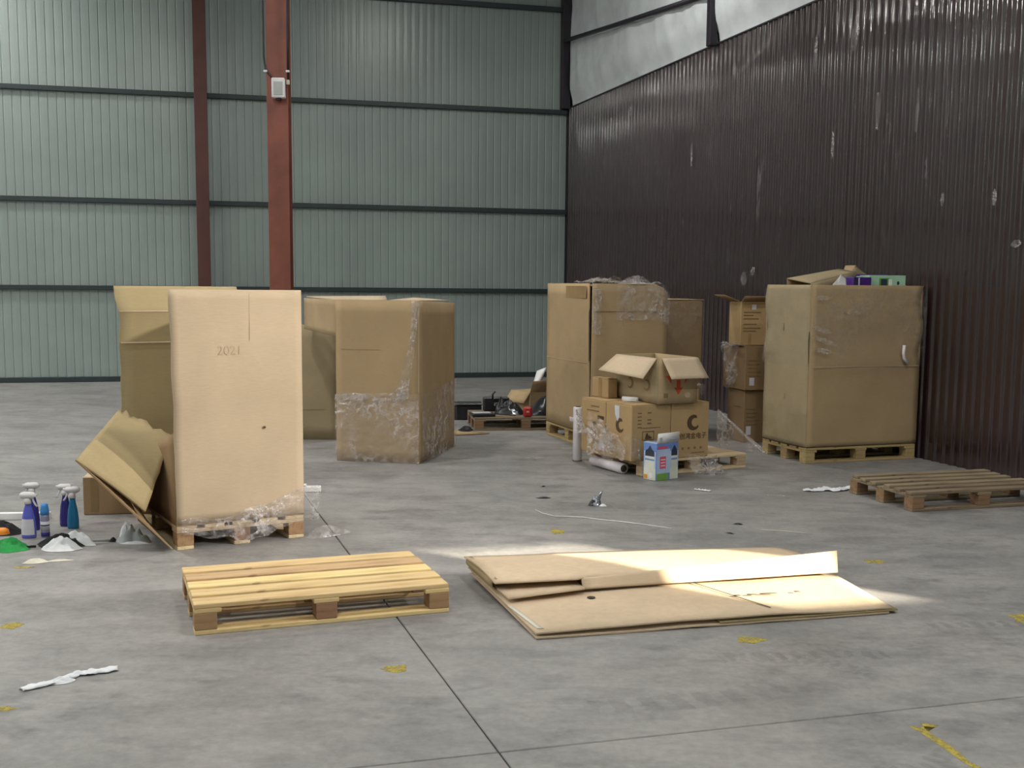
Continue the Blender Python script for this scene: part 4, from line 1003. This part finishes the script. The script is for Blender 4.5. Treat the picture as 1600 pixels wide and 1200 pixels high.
t = thing('black_bag', 'large smooth black bag at the end of the junk pallet', 'bag', (*onj(.88, .38), JZ)); heap('bag', .26, .26, .21, 'black', t, 7.7, .25); heap('strap', .10, .035, .06, 'black', t, 2.4, .3, loc=(-.1, -.25, 0))
t = thing('red_case', 'small red plastic case in front of the black bags', 'case', (*onj(.54, .0), JZ), JT - 5); box('case', 0, .10, 0, .07, 0, .115, 'red_plastic', t, .02); box('button', .035, .065, -.006, 0, .05, .07, 'salmon', t)
t = thing('black_box', 'low black box on the floor between the wrapped carton and the junk pallet', 'box', (-.76, 13.44, 0), 4); box('body', 0, .40, 0, .3, 0, .17, 'black', t, .01); box('lid', -.006, .406, -.006, .306, .172, .195, 'black', t, .005)
t = thing('black_bag', 'thin black plastic scrap on the floor at the corner of the junk pallet', 'bag', (-.50, 12.40, .016)); heap('scrap', .08, .14, .05, 'black', t, 2.6, .7)
t = thing('open_carton', 'tilted open carton half hidden behind the film-topped carton', 'carton', (.22, 13.85, 0), 35)
box('body', 0, .45, 0, .4, 0, .30, 'card', t, .006); quad('top_flap', (0, 0, .302), (0, .4, .302), (-.10, .4, .17), (-.10, 0, .17), .006, 'card', t, 3, 3); quad('top_flap', (0, 0, .302), (.45, 0, .302), (.45, -.05, .44), (0, -.05, .44), .006, 'card_dark', t, 3, 3)
quad('white_liner', (.03, .03, .31), (.12, .0, .31), (.24, .0, .60), (.17, .10, .55), .004, 'foil_white', t, 6, 6, .05)

# ------------------------------------------------------------------ litter and marks on the floor
t = tag(ribbon('plastic_strip', [(-1.905, 4.285), (-1.80, 4.385), (-1.755, 4.47), (-1.69, 4.50), (-1.615, 4.54)], .085, 'white_cloth', lift=.02, seed=2), 'crumpled white plastic strip alone on the bare floor', 'litter')
heap('loose_fold', .06, .03, .022, 'white_cloth', t, 3.2, .6, loc=(-1.79, 4.385, 0), rz=25)
t = tag(ribbon('plastic_strip', [(2.30, 8.86), (2.42, 8.85), (2.50, 8.93), (2.55, 8.84), (2.68, 8.96), (2.76, 9.0)], .10, 'white_cloth', lift=.04, seed=5), 'white twisted plastic strip trailing from the worn pallet', 'litter')
t = tag(ribbon('plastic_strip', [(1.96, 8.62), (2.03, 8.63), (2.10, 8.60)], .03, 'film_dense', lift=.012, seed=6), 'tiny clear plastic scrap near the white twisted strip', 'litter')
t = thing('foil_wrapper', 'crumpled silver wrapper lying on the open floor', 'litter', (.615, 8.20, 0)); heap('wrapper', .055, .05, .07, 'silver', t, 3.3, .9, freq=3.5); quad('spike', (-.01, 0, .03), (.03, .01, .02), (.055, .02, .105), (.045, .02, .10), .002, 'silver', t, 3, 3); heap('dark_fold', .04, .03, .045, 'black', t, 4.3, .8, loc=(-.02, -.02, 0)); heap('scrap', .03, .02, .02, 'foil_white', t, 4.9, .6, loc=(.05, -.045, 0))
tag(heap('plastic_scrap', .055, .03, .012, 'black', None, 2.3, .5, loc=(.245, 8.46, 0)), 'flat black scrap on the floor near the silver wrapper', 'litter')
tag(heap('plastic_scrap', .02, .015, .01, 'black', None, 5.3, .5, loc=(.255, 8.95, 0)), 'tiny dark crumb on the floor beyond the flat black scrap', 'litter')
tag(ribbon('paper_scrap', [(1.44, 8.86), (1.50, 8.82), (1.56, 8.79)], .035, 'foil_white', lift=.018, seed=8), 'curled white paper scrap near the display box', 'litter')
tag(heap('film_scrap', .11, .12, .012, 'film_dense', None, 7.3, .7, loc=(.21, 10.53, 0)), 'flat clear film scrap between the wrapped carton and the upright roll', 'litter')
tag(tube('string', [(.17, 7.98, .004), (.22, 7.86, .004), (.30, 7.76, .004), (.40, 7.745, .005), (.50, 7.73, .004), (.60, 7.66, .004), (.75, 7.59, .005), (.90, 7.50, .004), (1.06, 7.38, .004)], .0035, 'white_plastic', None, 6), 'thin pale string lying across the open floor', 'litter')
tag(heap('wood_chip', .035, .012, .012, 'black', None, 1.2, .4, loc=(1.53, 7.55, 0), rz=-10), 'small dark chip on the floor behind the flattened cartons', 'litter')
tag(heap('wood_chip', .03, .010, .010, 'black', None, 2.2, .4, loc=(1.42, 7.26, 0), rz=-35), 'small dark splinter behind the flattened cartons', 'litter')
tag(tube('straw', [(1.64, 7.37, .004), (1.78, 7.34, .004), (1.92, 7.27, .004)], .003, 'cream_cloth', None, 6), 'thin pale straw behind the end of the flattened cartons', 'litter')
t = thing('foam_block', 'small white foam block on the floor behind the torn carton', 'block', (-1.60, 8.60, 0), 8); box('block', 0, .14, 0, .06, 0, .045, 'foil_white', t, .006); box('lip', .0, .03, 0, .06, .045, .06, 'foil_white', t, .004)

def splat(name, label, cx, cy, rx, ry, rz, seed):
    n = 26; pts = []
    for k in range(n):
        a = 2 * math.pi * k / n; r = 1 + .55 * noise.noise(Vector((math.cos(a) * 1.8, math.sin(a) * 1.8, seed)))
        x, y = rx * r * math.cos(a), ry * r * math.sin(a); c, s = math.cos(R(rz)), math.sin(R(rz))
        pts.append((x * c - y * s, x * s + y * c))
    o = poly(name, pts, 'yellow_paint', None, .0006, 'top', .0004); o.location = (cx, cy, 0)
    return tag(o, label, 'paint mark')
splat('paint_mark', 'arrow-shaped yellow paint blot by the slab joint', -.475, 4.575, .055, .045, 10, 1.2)
splat('paint_mark', 'faint yellow paint smear nearest the cream rag', -2.72, 6.22, .05, .02, 5, 2.2)
splat('paint_mark', 'yellow paint blot on the floor beyond the white plastic strip', -2.31, 5.13, .05, .05, 0, 3.2)
splat('paint_mark', 'yellow paint smear on the floor short of the white plastic strip', -1.90, 4.09, .055, .025, 10, 4.2)
splat('paint_mark', 'broken yellow paint tick in front of the flattened cartons', 1.09, 5.01, .065, .05, -5, 5.2)
splat('paint_mark', 'yellow paint blot in the tyre marks beyond the flattened cartons', 2.49, 5.40, .05, .07, -20, 6.2)
splat('paint_mark', 'pale yellow paint dot behind the end of the flattened cartons', 2.13, 6.53, .05, .05, 0, 7.2)
splat('paint_mark', 'very faint yellow paint dot near the thin string', .30, 7.28, .05, .07, 0, 8.2)
o = poly('paint_mark', [(0, 0), (.045, -.01), (.05, .0), (.095, -.01), (.115, .01), (.055, .03), (.052, -.05), (.085, -.16), (.10, -.30), (.135, -.42), (.11, -.43), (.075, -.31), (.045, -.16), (.02, -.05)], 'yellow_paint', None, .0006, 'top', .0004)
o.location = (1.455, 4.0, 0); tag(o, 'long yellow painted corner mark on the floor', 'paint mark')
